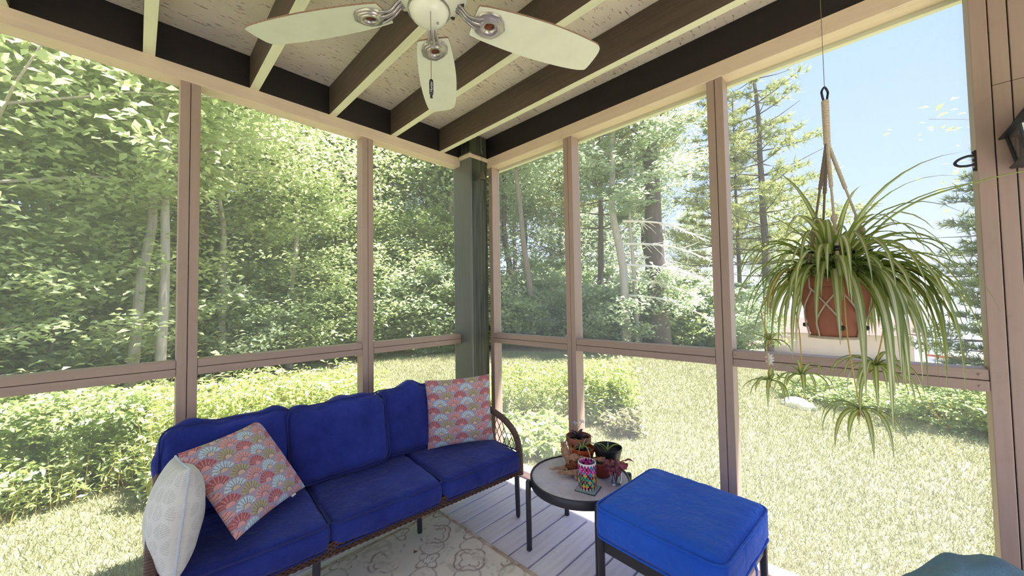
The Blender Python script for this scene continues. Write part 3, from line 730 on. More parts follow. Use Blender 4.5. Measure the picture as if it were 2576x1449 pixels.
mb = MB(); mb.lathe([(.0635, FZ-.020), (.0665, FZ-.020), (.0670, FZ-.0235), (.0665, FZ-.027), (.0635, FZ-.027), (.0635, FZ-.020)], 40); mb.build('trim_ring', M['fan_metal'], sw, True)
mb = MB(); mb.lathe([(0, 0), (.004, 0), (.004, .004), (0, .004)], 10, (.02, -.018, FZ-.064)); mb.build('reverse_switch', M['fan_metal'], sw)
BA = [51.0+72*k for k in range(5)]
def blade_outline():
    top = [(.150, .046), (.165, .060), (.22, .068), (.30, .075), (.40, .079), (.50, .077), (.58, .071), (.625, .062), (.640, .045)]
    bot = [(.640, -.030), (.622, -.056), (.58, -.064), (.50, -.071), (.40, -.074), (.30, -.070), (.22, -.063), (.165, -.055), (.150, -.042)]
    return top+bot
OUT = [tuple(p)[:2] for p in spline([(x, y, 0) for x, y in blade_outline()], 4, True)]
for k, deg in enumerate(BA):
    bl = empty('blade_assembly', (0, 0, FZ), math.radians(deg), fan)
    mb = MB(); n = len(OUT); tl = math.radians(-11)
    vt = []
    for z in (-.003, .003): vt += [(x, y*math.cos(tl), z+y*math.sin(tl)-.004) for x, y in OUT]
    mb.add(vt, [tuple(range(n-1, -1, -1)), tuple(range(n, 2*n))]+[(i, (i+1) % n, n+(i+1) % n, n+i) for i in range(n)], [0, 0]+[1]*n)
    mb.build('blade', [M['fan_white'], M['fan_dust']], bl)
    # ornate blade bracket: bowed arm ending in a stepped shield with an open middle
    mb = MB()
    P = spline([(.085, 0, .020), (.105, 0, .012), (.125, 0, -.006), (.150, 0, -.014), (.175, 0, -.012)], 5)
    for off, rad in ((-.012, .0048), (0, .0062), (.012, .0048)):
        mb.tube([(p.x, p.y+off*(1+1.3*max(0, (p.x-.13)/.05)), p.z) for p in P], rad, 8)
    def shield(s): return [(.205+s*x, s*y) for x, y in ((-1.0, .30), (-.72, .72), (-.2, .92), (.42, .88), (.80, .56), (1.08, 0), (.80, -.56), (.42, -.88), (-.2, -.92), (-.72, -.72), (-1.0, -.30))]
    SS = 1.2
    rings = [(.044, -.008), (.042, -.013), (.036, -.0135), (.034, -.017), (.028, -.0175), (.0265, -.0205), (.020, -.021), (.0155, -.017), (.0135, -.008)]
    vv = []; m_ = 11
    for s, z in rings: vv += [(x, y*math.cos(tl), z+y*math.sin(tl)) for x, y in shield(s*SS)]
    mb.add(vv, [(i*m_+j, i*m_+(j+1) % m_, (i+1)*m_+(j+1) % m_, (i+1)*m_+j) for i in range(len(rings)-1) for j in range(m_)])
    br = mb.build('blade_bracket', M['fan_metal'], bl, True)
    mb = MB(); mb.add([(x, y*math.cos(tl), -.0085+y*math.sin(tl)) for x, y in shield(.0136*SS)]+[(.206, 0, -.013)], [(j, (j+1) % m_, m_) for j in range(m_)]); mb.build('medallion', M['drift_red'], br)
ch = empty('pull_chain', (-.018, -.036, 0), 0, fan)
mb = MB(); zt = FZ-.045; k = 0; mb.tube([(0, 0, zt), (0, 0, FZ-.268)], .0007, 5)
while zt > FZ-.268: mb.lathe([(0, .0016), (.0011, .0011), (.0016, 0), (.0011, -.0011), (0, -.0016)], 6, (0, 0, zt)); zt -= .0042
mb.build('chain', M['chain'], ch, True)
mb = MB(); mb.lathe([(0, .026), (.003, .026), (.0055, .023), (.0062, .016), (.0062, -.014), (.0055, -.021), (.003, -.024), (.003, -.027), (.0042, -.028), (.0042, -.031), (0, -.031)], 16, (0, 0, FZ-.294)); fob = mb.build('fob', M['bead'], ch, True)
cu = bpy.data.curves.new('lettering', 'FONT'); cu.body = 'Hunter'; cu.size = .0115; cu.align_x = 'CENTER'; cu.align_y = 'CENTER'; cu.extrude = .0002; cu.shear = .35
to = bpy.data.objects.new('t', cu); COL.objects.link(to); dg = bpy.context.evaluated_depsgraph_get(); tme = bpy.data.meshes.new_from_object(to.evaluated_get(dg)); bpy.data.objects.remove(to)
lt = link('lettering', tme, M['white_text'], fob); az = math.atan2(-FY, -FX)
lt.matrix_local = Matrix.Translation((.0064*math.cos(az), .0064*math.sin(az), FZ-.295)) @ Matrix.Rotation(az+math.pi/2, 4, 'Z') @ Matrix.Rotation(math.pi/2, 4, 'X') @ Matrix.Rotation(math.pi/2, 4, 'Z')

# ------------------------------------------------------------------ bell hanging by the corner post
bell = empty('hanging_bell', (1.985, 2.262, 0)); tag(bell, 'small weathered metal bell hung on a wire by the corner post', 'bell')
mb = MB(); mb.lathe([(.030, 2.365), (.033, 2.362), (.034, 2.367), (.029, 2.378), (.024, 2.398), (.019, 2.420), (.013, 2.436), (.006, 2.442), (0, 2.442)], 24); bo = mb.build('bell_body', M['bronze'], bell, True)
for z in (2.376, 2.392, 2.408, 2.423):
    rr = .034-(z-2.365)*.25; mb = MB(); mb.lathe([(rr-.003, z-.0016), (rr+.0006, z), (rr-.003, z+.0016)], 24); mb.build('band', M['bronze'], bo, True)
mb = MB(); mb.tube([(0, 0, 2.43), (0, 0, 2.375), (.002, 0, 2.36)], [.001, .001, .006], 8); mb.build('clapper', M['bronze'], bell)
mb = MB(); mb.tube(spline([(0, 0, 2.441), (.001, 0, 2.50), (-.003, 0, 2.56), (.002, 0, 2.585)], 5), .0012, 6); mb.build('cord', M['bead'], bell)
mb = MB(); mb.tube(spline([(.002, 0, 2.58), (.007, 0, 2.592), (.002, 0, 2.603), (-.004, 0, 2.615), (0, 0, 2.64), (-.004, 0, 2.66), (-.003, 0, 2.70), (0, 0, Z_CEIL)], 5), .0016, 6); mb.build('hook', M['fan_metal'], bell)

# ------------------------------------------------------------------ iron loop on the jamb
hk = empty('iron_loop', (XC+.004, -.293, 1.84)); tag(hk, 'black iron loop bracket screwed to the jamb beside the lantern', 'bracket')
mb = MB(); mb.box((-.002, .0, -.040), (.016, .005, .036)); pl = mb.build('plate', M['iron'], hk, bevel=.002)
mb = MB(); mb.tube(spline([(.006, .004, .018), (.004, .020, .019), (.002, .040, .012), (.002, .050, 0), (.002, .042, -.012), (.004, .022, -.016), (.006, .004, -.014)], 6), .0044, 10); mb.build('loop', M['iron'], hk, True)
for z in (.029, .001, -.033):
    mb = MB(); mb.lathe([(0, .004), (.004, .004), (.0055, .0015), (.0055, 0), (0, 0)], 10); o = mb.build('bolt', M['iron'], hk); o.location = (.006, .005, z); o.rotation_euler = (-math.pi/2, 0, 0)

# ------------------------------------------------------------------ wall lantern
la = empty('wall_lantern', (2.015, -.430, 0)); tag(la, 'black metal wall lantern with glass panes on the beige boarding', 'lantern')
zt, zb_ = 1.895, 1.795; a_, b_ = .072, .056
def frus(mb, z0, h0, z1, h1, m=0):
    v = [(sx*h, sy*h, z) for h, z in ((h0, z0), (h1, z1)) for sx, sy in ((-1, -1), (1, -1), (1, 1), (-1, 1))]
    mb.add(v, [(3, 2, 1, 0), (4, 5, 6, 7)]+[(i, (i+1) % 4, 4+(i+1) % 4, 4+i) for i in range(4)], m)
mb = MB(); frus(mb, zt, a_+.016, zt+.004, a_+.016); frus(mb, zt+.004, a_+.014, zt+.05, a_*.75); frus(mb, zt+.05, a_*.78, zt+.056, a_*.78); frus(mb, zt+.056, a_*.70, zt+.10, .016); frus(mb, zt+.10, .012, zt+.118, .006); mb.build('roof', M['iron'], la)
mb = MB(); frus(mb, zb_-.012, b_+.012, zb_-.006, b_+.016); frus(mb, zb_-.006, b_+.012, zb_, b_+.008); frus(mb, zb_-.03, .012, zb_-.012, .03); mb.build('tray', M['iron'], la)
for sx in (-1, 1):
    for sy in (-1, 1):
        mb = MB(); mb.tube([(sx*b_, sy*b_, zb_-.004), (sx*a_, sy*a_, zt+.002)], .005, 6); mb.build('cage_bar', M['iron'], la)
for i in range(4):
    R_ = Matrix.Rotation(math.pi/2*i, 3, 'Z'); v = [R_ @ Vector(p) for p in ((-b_+.004, -b_, zb_), (b_-.004, -b_, zb_), (a_-.004, -a_, zt), (-a_+.004, -a_, zt))]
    v2 = [p+R_ @ Vector((0, .0015, 0)) for p in v]; mb = MB(); mb.add(v+v2, [(0, 1, 2, 3), (7, 6, 5, 4), (0, 4, 5, 1), (1, 5, 6, 2), (2, 6, 7, 3), (3, 7, 4, 0)]); mb.build('pane', M['pane'], la)
mb = MB(); mb.lathe([(.0, zb_), (.014, zb_), (.014, zb_+.03), (.011, zb_+.032), (.013, zb_+.05), (.017, zb_+.065), (.012, zb_+.082), (0, zb_+.088)], 16); mb.build('bulb', M['shell_white'], la, True)
mb = MB(); mb.box((.072, -.045, zb_-.01), (.0875, .045, zt+.06)); mb.tube(spline([(.08, 0, zb_+.02), (.06, 0, zb_-.035), (.03, 0, zb_-.045), (0, 0, zb_-.025)], 5), .006, 8); mb.build('wall_plate', M['iron'], la)

# ------------------------------------------------------------------ hanging pot and macrame hanger
PX, PY = 1.73, .090
plant_h = empty('hanging_planter', (PX, PY, 0)); tag(plant_h, 'terracotta pot in a knotted macrame hanger under the last joist', 'planter')
mb = MB(); mb.lathe([(0, 1.215), (.060, 1.215), (.067, 1.221), (.072, 1.232), (.100, 1.385), (.100, 1.390), (.109, 1.392), (.113, 1.450), (.111, 1.455), (.104, 1.455), (.098, 1.40), (.096, 1.385), (.0, 1.385)], 44); mb.build('pot', M['terracotta'], plant_h, True)
mb = MB(); mb.lathe([(0, 1.437), (.05, 1.434), (.101, 1.428)], 24); mb.build('soil', M['soil'], plant_h, True)
mb = MB(); tz = 2.11
mb.tube(spline([(-.004, 0, tz-.055), (-.010, 0, tz-.03), (-.012, 0, tz-.012), (0, 0, tz+.004), (.012, 0, tz-.012), (.010, 0, tz-.03), (.004, 0, tz-.055)], 6), .0035, 8); lo = mb.build('hanging_loop', M['bead'], plant_h, True)
lo.rotation_euler = (0, 0, math.radians(-40))
mb = MB(); n = 60; P = [(0, 0, tz-.045-.16*i/n) for i in range(n+1)]; mb.tube(P, [(.010+.002*abs(math.sin(i*.9)))*(1-.1*i/n) for i in range(n+1)], 10); mb.build('wrap', M['rope'], plant_h, True)
mb = MB(); mb.tube([(0, 0, tz), (.0005, 0, tz+.12), (-.001, 0, 2.40), (0, 0, Z_HEAD1-.012)], .0011, 6); mb.tube(spline([(0, 0, Z_HEAD1-.014), (.006, 0, Z_HEAD1-.018), (.007, 0, Z_HEAD1-.006), (0, 0, Z_HEAD1+.004)], 5), .0016, 6); mb.build('string', M['rope_dark'], plant_h)
mb = MB(); pts = [(.070*math.cos(2*math.pi*i/32), .070*math.sin(2*math.pi*i/32), 1.2155) for i in range(32)]; mb.tube(pts, .005, 8, closed=True)
for k in range(4): a = math.pi/2*k+.3; mb.tube([(.078*math.cos(a), .078*math.sin(a), 1.2135), (0, 0, 1.211)], .004, 6)
mb.build('base_ring', M['rope'], plant_h, True)
for k, adeg in enumerate((150, 190, 20, -70)):
    a = math.radians(adeg); ca, sa = math.cos(a), math.sin(a); top = Vector((0, 0, tz-.195)); rim = Vector((.118*ca, .118*sa, 1.452))
    mb = MB(); nn_ = 90; P = []; Rr_ = []
    for i in range(nn_+1):
        t_ = i/nn_; P.append(top.lerp(rim, t_)); r_ = .0046
        if t_ < .38: r_ = .0050+.0014*abs(math.sin(i*1.25))
        if .60 < t_ < .66 or .68 < t_ < .74: r_ = .0058+.004*math.sin((t_-.60 if t_ < .67 else t_-.68)/.06*math.pi)
        elif .38 <= t_ < .60: r_ = .0036
        elif t_ >= .74: r_ = .0040+.0014*abs(math.sin(i*1.25))
        Rr_.append(r_)
    mb.tube(P, Rr_, 8); cd = mb.build('cord', M['rope'] if k % 2 else M['rope_dark'], plant_h, True)
    for tz_ in (.86, .97):
        p = top.lerp(rim, tz_); mb = MB(); mb.lathe([(.004, .010), (.008, .008), (.010, 0), (.008, -.008), (.004, -.010)], 12, p); mb.build('bead', M['bead'], cd, True)
    # net below the rim: each cord parts into two that run down to the base
    for s in (-1, 1):
        a2 = a+s*math.radians(42); mb = MB()
        P = [(.1165*ca, .1165*sa, 1.452), (.1165*ca, .1165*sa, 1.392), (.106*math.cos(a+s*.02), .106*math.sin(a+s*.02), 1.380), (.097*math.cos(a+s*.4), .097*math.sin(a+s*.4), 1.325), (.0845*math.cos(a2), .0845*math.sin(a2), 1.275), (.078*math.cos(a2), .078*math.sin(a2), 1.238), (.074*math.cos(a2), .074*math.sin(a2), 1.217)]
        mb.tube(spline(P, 5), .0026, 6); mb.build('net_cord', M['rope'], plant_h, True)
        if s > 0:
            mb = MB(); q = Vector((.099*math.cos(a2), .099*math.sin(a2), 1.252)); mb.lathe([(.003, .008), (.008, .006), (.009, 0), (.008, -.006), (.003, -.008)], 12, q); mb.build('bead', M['bead'], plant_h, True)

# ------------------------------------------------------------------ spider plant
def ribbon(path, width, mats, parent, name='leaf', fold=.35, side=None, tipw=.03):
    pts, T, N = frame_along(path); n = len(pts); v = []
    for i, (p, t_) in enumerate(zip(pts, T)):
        f = i/(n-1); w = width*(min(1, .45+f*3.0))*max(tipw, (1-f**2.2))*.5
        s = side if side is not None else t_.cross(Vector((0, 0, 1)))
        if s.length < 1e-3: s = Vector((1, 0, 0))
        s = (s-t_*s.dot(t_)).normalized(); up = s.cross(t_)
        v += [p-s*w+up*w*fold, p-s*w*.36+up*w*fold*.15, p+s*w*.36+up*w*fold*.15, p+s*w+up*w*fold]
    f_ = []; mm = []
    for i in range(n-1):
        for j in range(3): f_.append((4*i+j, 4*i+j+1, 4*i+4+j+1, 4*i+4+j)); mm.append(1 if j == 1 else 0)
    mb = MB(); mb.add(v, f_, mm); return mb.build(name, mats, parent, True)
SPM = [M['spider_green'], M['spider_cream']]
def arch(org, az_, el_, L, g, n=11, kink=0.0, r=None):
    d = Vector((math.cos(az_)*math.cos(el_), math.sin(az_)*math.cos(el_), math.sin(el_))); p = Vector(org); P = [p.copy()]; st = L/(n-1)
    for i in range(n-1):
        p = p+d*st; P.append(p.copy()); d = d+Vector((0, 0, -g*st*(1+1.2*i/n)))
        if kink and i == int(n*.6): d = d+Vector((0, 0, -kink))
        d.normalize()
    return P
spider = empty('spider_plant', (PX, PY, 1.43)); tag(spider, 'large variegated spider plant spilling from the hanging pot', 'plant')
r_ = random.Random(5)
def safe(P):      # keep leaves outside the pot wall when they hang below the rim
    out = []
    for p in P:
        rr = math.hypot(p.x, p.y); lim = .125 if p.z < .03 else 0
        if p.z < .03 and rr < lim and rr > 1e-4: p = Vector((p.x*lim/rr, p.y*lim/rr, p.z))
        out.append(p)
    return out
for i in range(150):
    az_ = r_.uniform(-math.pi, math.pi)
    if i % 3 == 0: az_ = math.radians(r_.gauss(-105, 45))
    right = max(0, -math.sin(az_)); left = max(0, math.sin(az_))
    el_ = math.radians(r_.choice([r_.uniform(52, 84), r_.uniform(28, 60), r_.uniform(5, 40)])); L = r_.uniform(.25, .42)*(1+.12*right+.12*left)
    g = r_.uniform(5.0, 9.5)*(.42/L)**.6
    org = (math.cos(az_)*r_.uniform(.0, .06), math.sin(az_)*r_.uniform(0, .06), -.01)
    P = safe(arch(org, az_, el_, L, g, 12, r_.choice([0, 0, 0, .5])))
    ribbon(P, r_.uniform(.019, .030), SPM, spider, 'leaf', r_.uniform(.2, .5))
for i in range(16):   # long leaves hanging nearly straight on the lake side
    az_ = math.radians(r_.uniform(-165, -85)); L = r_.uniform(.40, .56)
    P = safe(arch((math.cos(az_)*.07, math.sin(az_)*.07, 0), az_, math.radians(r_.uniform(0, 45)), L, r_.uniform(9, 15), 13)); ribbon(P, r_.uniform(.024, .033), SPM, spider, 'leaf', .3)
for (a1, L, e1) in ((150, .46, 74), (100, .44, 66), (-60, .54, 70), (-100, .50, 62), (-130, .52, 68), (-20, .46, 74)):
    P = arch((0, 0, 0), math.radians(a1), math.radians(e1), L, 2.5, 12); ribbon(P, .022, SPM, spider, 'leaf', .35)
ribbon(spline([(.0, -.05, .03), (.0, -.12, .15), (-.01, -.20, .215), (-.02, -.28, .243), (-.03, -.40, .262), (-.04, -.50, .255)], 4), .026, SPM, spider, 'leaf', .4)
for i in range(7):   # withered leaves
    az_ = math.radians(r_.uniform(-160, 0) if i else 140); P = safe(arch((math.cos(az_)*.07, math.sin(az_)*.07, 0), az_, math.radians(35), r_.uniform(.3, .4), 10, 11, .8)); ribbon(P, .012, [M['stolon'], M['dry_leaf']], spider, 'leaf', .6)
def plantlet(pos, n, L, seed, down=.0):
    q = random.Random(seed); mb = MB(); mb.lathe([(0, .012), (.004, .008), (.006, 0), (.004, -.008), (0, -.012)], 8); cr = mb.build('plantlet', M['stolon'], spider, True); cr.location = pos
    for k in range(n):
        az_ = 2*math.pi*(k+q.random()*.7)/n; P = arch((0, 0, 0), az_, math.radians(q.uniform(5, 65)-down), L*q.uniform(.7, 1.25), q.uniform(11, 20), 11, q.choice([0, .4])); ribbon(P, q.uniform(.013, .020), SPM, cr, 'leaf', .3)
    for k in range(4):
        az_ = q.uniform(0, 6.28); P = arch((0, 0, -.005), az_, math.radians(-50), .025, 10, 5); mb = MB(); mb.tube(P, .0011, 5); mb.build('root', M['dry_leaf'], cr)
rel = lambda y, z, x=PX: (x-PX, y-PY, z-1.43)
RUN = [((-.02, .10, .01), (-.03, .17, .01), (-.02, .205, -.15), rel(.290, 1.03)), ((.02, .09, .01), (.02, .125, -.02), (.02, .105, -.2), rel(.192, 1.06, 1.75)),
       ((-.09, -.02, .01), (-.125, -.03, -.03), (-.12, -.035, -.22), rel(.036, .975, 1.70)), ((-.05, -.10, .01), (-.06, -.13, -.05), (-.05, -.115, -.2), rel(-.005, 1.13, 1.68)), ((0, .11, .0), (.0, .18, -.05), (.0, .22, -.12), rel(.285, 1.19, 1.72))]
for P in RUN:
    mb = MB(); mb.tube(spline(P, 7), .0019, 6); mb.build('runner', M['stolon'], spider, True)
plantlet(RUN[0][3], 13, .135, 1); plantlet(RUN[1][3], 12, .135, 2); plantlet(RUN[2][3], 14, .17, 3, 12); plantlet(RUN[3][3], 22, .17, 4, 10); plantlet(RUN[4][3], 9, .085, 5)
for k in range(5):
    pz = Vector(rel(.288, 1.115))+Vector((0, .004*math.sin(k*2.4), .012*math.cos(k*2.4))); mb = MB()
    for j in range(5): a = 2*math.pi*j/5; mb.add([pz, pz+Vector((.002, math.cos(a-.4)*.008, math.sin(a-.4)*.008)), pz+Vector((.004, math.cos(a)*.014, math.sin(a)*.014)), pz+Vector((.002, math.cos(a+.4)*.008, math.sin(a+.4)*.008))], [(0, 1, 2, 3)])
    mb.build('flower', M['porcelain'], spider)

# ------------------------------------------------------------------ things on the side table
T0 = TZ+.0005
co_ = empty('coaster', (1.655, 1.083, T0), math.radians(12)); tag(co_, 'square glass coaster under the mosaic candle holder', 'coaster')
mb = MB(); mb.box((-.052, -.052, 0), (.052, .052, .005)); mb.build('plate', M['coaster'], co_, bevel=.0015)
mb = MB(); mb.tube([(-.052, -.052, .0025), (.052, -.052, .0025), (.052, .052, .0025), (-.052, .052, .0025)], .0024, 6, closed=True); mb.build('edge', M['bead'], co_)
cup = empty('candle_holder', (1.662, 1.092, T0+.0055)); tag(cup, 'white glass candle holder covered in coloured oval mosaic tiles', 'candle holder')
mb = MB(); mb.lathe([(0, 0), (.044, 0), (.0465, .002), (.0465, .130), (.0455, .1315), (.0425, .1315), (.042, .129), (.042, .008), (0, .008)], 48); body = mb.build('body', M['porcelain'], cup, True)
tc_ = [lin(200, 40, 130), lin(120, 14, 30), lin(236, 176, 24), lin(30, 160, 170), lin(30, 130, 80), lin(90, 16, 60), lin(236, 100, 190), lin(150, 20, 26), lin(24, 34, 70)]
TM = [m_plain('mosaic_glass_%s' % n_, c_, .15, .05, 60) for n_, c_ in zip(('magenta', 'wine', 'amber', 'teal', 'green', 'plum', 'pink', 'red', 'ink'), tc_)]
mbs = MB(); q = random.Random(3); nr, nc = 11, 18
for side, R_ in ((1, .0467), (-1, .0418)):
    for i in range(nr):
        if side < 0 and i < 6: continue
        for j in range(nc):
            a0 = 2*math.pi*(j+.5*(i % 2))/nc; z0 = .011+.0106*i+(.006 if side < 0 else 0)
            k = q.choice([0, 6, 0, 5, 3] if i > 6 else ([1, 2, 1, 3, 4, 7, 2] if i > 2 else [1, 2, 3, 7, 1, 5, 4])); hw, hh = .0066/R_, .0096; vv = []
            for e_ in range(8):
                b = math.pi*2*e_/8; aa = a0+hw*math.cos(b)*(.85 if e_ % 2 else 1); vv.append((R_*math.cos(aa), R_*math.sin(aa), z0+hh*math.sin(b)))
            vv.append(((R_+side*.0011)*math.cos(a0), (R_+side*.0011)*math.sin(a0), z0))
            mbs.add(vv, [(e_, (e_+1) % 8, 8) if side > 0 else ((e_+1) % 8, e_, 8) for e_ in range(8)], k)
ti = mbs.build('mosaic_tile', TM, cup); ti['kind'] = 'stuff'

def simple_pot(name, loc, label, mat, r0, r1, h, lip=.006, cat='potted plant', liph=.02):
    e = empty(name, loc); tag(e, label, cat)
    mb = MB(); mb.lathe([(0, 0), (r0, 0), (r0+.002, .003), (r1-lip*.6, h-liph), (r1, h-liph+.001), (r1, h), (r1-.002, h+.001), (r1-lip, h), (r0+.0015, .02), (0, .02)], 40); mb.build('pot', mat, e, True)
    mb = MB(); mb.lathe([(0, h*.80), (r1*.55, h*.81), (r1-lip-.004, h*.79)], 24); mb.build('soil', M['soil'], e, True); return e
rp = simple_pot('potted_spider_plantlet', (1.878, 1.262, T0), 'orange-brown plastic pot with a young spider plant beside driftwood', M['redpot'], .046, .072, .105)
q = random.Random(8)
for k in range(13):
    az_ = 2*math.pi*(k+q.random()*.6)/13; P = arch((0, 0, .085), az_, math.radians(q.uniform(35, 75)), q.uniform(.10, .16), q.uniform(14, 20), 10); ribbon(P, .010, SPM, rp, 'leaf', .3)
for (a1, L, e1) in ((-70, .22, 55), (-128, .22, 52)): P = arch((0, 0, .085), math.radians(a1), math.radians(e1), L, 11, 12); ribbon(P, .013, SPM, rp, 'leaf', .3)
bp_ = simple_pot('potted_sprout', (1.950, 1.135, T0), 'black plastic pot with a single pale green sprout', M['blackpot'], .056, .082, .118, .004, liph=.012)
for (a1, L, e1, w) in ((140, .09, 62, .022), (-60, .10, 58, .024), (20, .06, 80, .012)):
    P = arch((0, 0, .09), math.radians(a1), math.radians(e1), L, 13, 9); ribbon(P, w, [M['sprout'], M['sprout']], bp_, 'leaf', .35)
tp_ = simple_pot('potted_violet', (1.945, 1.335, T0), 'terracotta pot with dark leaves and a lilac flower at the table back', M['terracotta'], .050, .078, .135, .007, liph=.032)
q = random.Random(12)
for k in range(12):
    az_ = 2*math.pi*k/12+q.random()*.5; P = arch((0, 0, .115), az_, math.radians(q.uniform(15, 72)), q.uniform(.07, .12), 12, 8); ribbon(P, q.uniform(.026, .04), [M['violet_leaf'], M['violet_leaf']], tp_, 'leaf', .35, tipw=.2)
for k in range(2):
    mb = MB(); top = Vector((-.03+.025*k, .0-.03*k, .215+.012*k)); mb.tube(spline([(0, 0, .11), (-.01, 0, .17), top], 6), .0014, 6); mb.build('stem', M['stolon'], tp_)
    mb = MB()
    for j in range(5):
        a = 2*math.pi*j/5; d = lambda b, l, z: top+Vector((-.3*math.sin(b)*l, math.cos(b)*l, z+math.sin(b)*l*.7)); mb.add([top, d(a-.5, .014, .004), d(a, .024, .006), d(a+.5, .014, .004)], [(0, 1, 2, 3)])
    mb.build('flower', M['petal'], tp_)
# coleus cutting in a water glass
cg = empty('coleus_cutting', (1.800, 1.003, T0)); tag(cg, 'magenta coleus cutting in a small glass next to the ottoman', 'plant')
mb = MB(); mb.lathe([(0, 0), (.024, 0), (.027, .003), (.030, .068), (.0285, .068), (.026, .006), (0, .006)], 28); mb.build('glass', M['glass'], cg, True)
q = random.Random(21)
for s in range(5):
    a1 = 2*math.pi*s/5+.4; ex = Vector((math.cos(a1)*.05, math.sin(a1)*.05, .085+.03*q.random())); mb = MB(); P = spline([(0, 0, .012), ex*.45+Vector((0, 0, .03)), ex], 6); mb.tube(P, .0018, 6); mb.build('stem', M['coleus_edge'], cg)
    for k in range(6):
        az_ = a1+q.uniform(-1.6, 1.6)+k; Pl = arch(ex*(.55+.09*k)+Vector((0, 0, .01)), az_, math.radians(q.uniform(-5, 45)), q.uniform(.035, .06), 26, 7); ribbon(Pl, q.uniform(.026, .038), [M['coleus_edge'], M['coleus']], cg, 'leaf', .25, tipw=.12)
P = arch((0, -.01, .10), math.radians(-35), math.radians(35), .10, 10, 8); ribbon(P, .012, [M['coleus_edge'], M['dry_leaf']], cg, 'leaf', .5)
# wide terracotta-red bowl between driftwood and cutting
bw = empty('bowl', (1.835, 1.105, T0)); tag(bw, 'dark red clay bowl tucked between driftwood and coleus cutting', 'bowl')
mb = MB(); mb.lathe([(0, 0), (.036, 0), (.050, .012), (.060, .045), (.062, .080), (.058, .082), (.055, .048), (.044, .016), (0, .012)], 36); mb.build('body', m_plain('dark_red_clay', lin(128, 52, 34), .6, .3, 16, .3, .004), bw, True)
mb = MB(); mb.lathe([(0, .066), (.03, .068), (.0555, .064)], 20); mb.build('soil', M['soil'], bw, True)
# driftwood: a gnarled root with hollow red heart and twisted arms
dw = empty('driftwood', (1.745, 1.235, T0)); tag(dw, 'gnarled piece of driftwood with reddish hollow heart on the table', 'driftwood')
def gnarl(path, radii, seed, n=16, amp=.42, m=0, k=10):
    P = spline(path, k); R_ = []
    for i in range(len(P)): f = i/(len(P)-1)*(len(radii)-1); a = int(min(f, len(radii)-2)); R_.append(radii[a]+(radii[a+1]-radii[a])*(f-a))
    mb = MB(); mb.tube(P, R_, n, m)
    mb.v = [tuple(Vector(v)+(Vector(v)-P[min(i//n, len(P)-1)])*amp*2*(.7*mnoise.noise(Vector(v)*34+Vector((seed, 0, 0)))+.5*mnoise.noise(Vector(v)*90+Vector((seed, 3, 0))))) for i, v in enumerate(mb.v)]; return mb
gnarl([(-.005, .035, .035), (.035, .005, .050), (.075, -.045, .050), (.115, -.10, .062), (.135, -.125, .078)], [.030, .038, .024, .020, .013], 1).build('trunk', M['drift'], dw, True)
gnarl([(-.012, .03, .028), (-.002, .0, .044), (.022, -.028, .042)], [.020, .034, .026], 4, 16, .6).build('hollow_heart', M['drift_red'], dw, True)
gnarl([(.025, .045, .045), (.045, .085, .075), (.060, .110, .105), (.066, .122, .128)], [.026, .023, .020, .017], 2).build('branch', M['drift'], dw, True)
gnarl([(-.02, .04, .028), (-.05, .085, .024), (-.062, .105, .016), (-.075, .118, .018)], [.014, .008, .005, .003], 3).build('branch', M['drift'], dw, True)
gnarl([(.01, -.075, .022), (-.035, -.045, .030), (-.055, .0, .024), (-.082, .035, .026), (-.090, .048, .030)], [.014, .019, .012, .009, .007], 5).build('branch', M['drift'], dw, True)
gnarl([(-.035, -.045, .026), (-.055, -.055, .012), (-.058, -.062, .004)], [.011, .009, .005], 6, 8).build('branch', M['drift'], dw, True)
# ================================================================== outdoors
def polar(azd, r): return r*math.cos(math.radians(azd)), r*math.sin(math.radians(azd))
def terrain(x, y):
    x = np.asarray(x, float); y = np.asarray(y, float); r = np.hypot(x, y); az = np.degrees(np.arctan2(y, x))
    z = -.42+.05*np.sin(x*.45+1)*np.cos(y*.4)
    wl_ = (1-smooth(az, 5, 20))*smooth(az, -100, -70); z = z-wl_*np.clip(r-9, 0, 28)*.088
    wh = smooth(az, 34, 62)*(1-smooth(az, 130, 170)); z = z+wh*np.clip(r-13.5, 0, 40)*.17
    return z
def gz(x, y): return float(terrain(x, y))
rs = np.concatenate([np.linspace(.0, 20, 60), np.geomspace(20.6, 160, 40)]); az = np.radians(np.arange(0, 360, 2.0))
RR, AA = np.meshgrid(rs, az); X = (RR*np.cos(AA)).ravel(); Y = (RR*np.sin(AA)).ravel(); Z = terrain(X, Y)
na, nr_ = RR.shape; idx = np.arange(na*nr_).reshape(na, nr_); i2 = np.roll(idx, -1, 0)
Q = np.stack([idx[:, :-1].ravel(), idx[:, 1:].ravel(), i2[:, 1:].ravel(), i2[:, :-1].ravel()], 1)
me = np_mesh('lawn', np.stack([X, Y, Z], 1), Q)
edge_r = lambda azd: 13.2+1.2*np.sin(azd*.13)+np.where(azd < 20, (20-azd)*.8, 0)
azd = np.degrees(AA).ravel(); azd = np.where(azd > 180, azd-360, azd)
wood_mask = smooth(RR.ravel()-edge_r(azd), -.6, .8)*(azd > 0)
set_colors(me, np.stack([wood_mask]*3, 1), 'woods')
t = NT('mown_summer_lawn'); v = t.coords(); n1 = t.noise(v, .55, 5, .6); n2 = t.noise(v, 5, 6, .7); n3 = t.noise(v, 60, 3, .7)
c0 = t.ramp(n1, [(.35, (.27, .29, .15)), (.65, (.38, .36, .25))]); c0 = t.mix(c0, (.46, .41, .28), t.ramp(n2, [(.45, (0, 0, 0)), (.7, (.7, .7, .7))])); c0 = t.mix(c0, (.22, .28, .08), t.ramp(n3, [(.4, (.5, .5, .5)), (.6, (0, 0, 0))]))
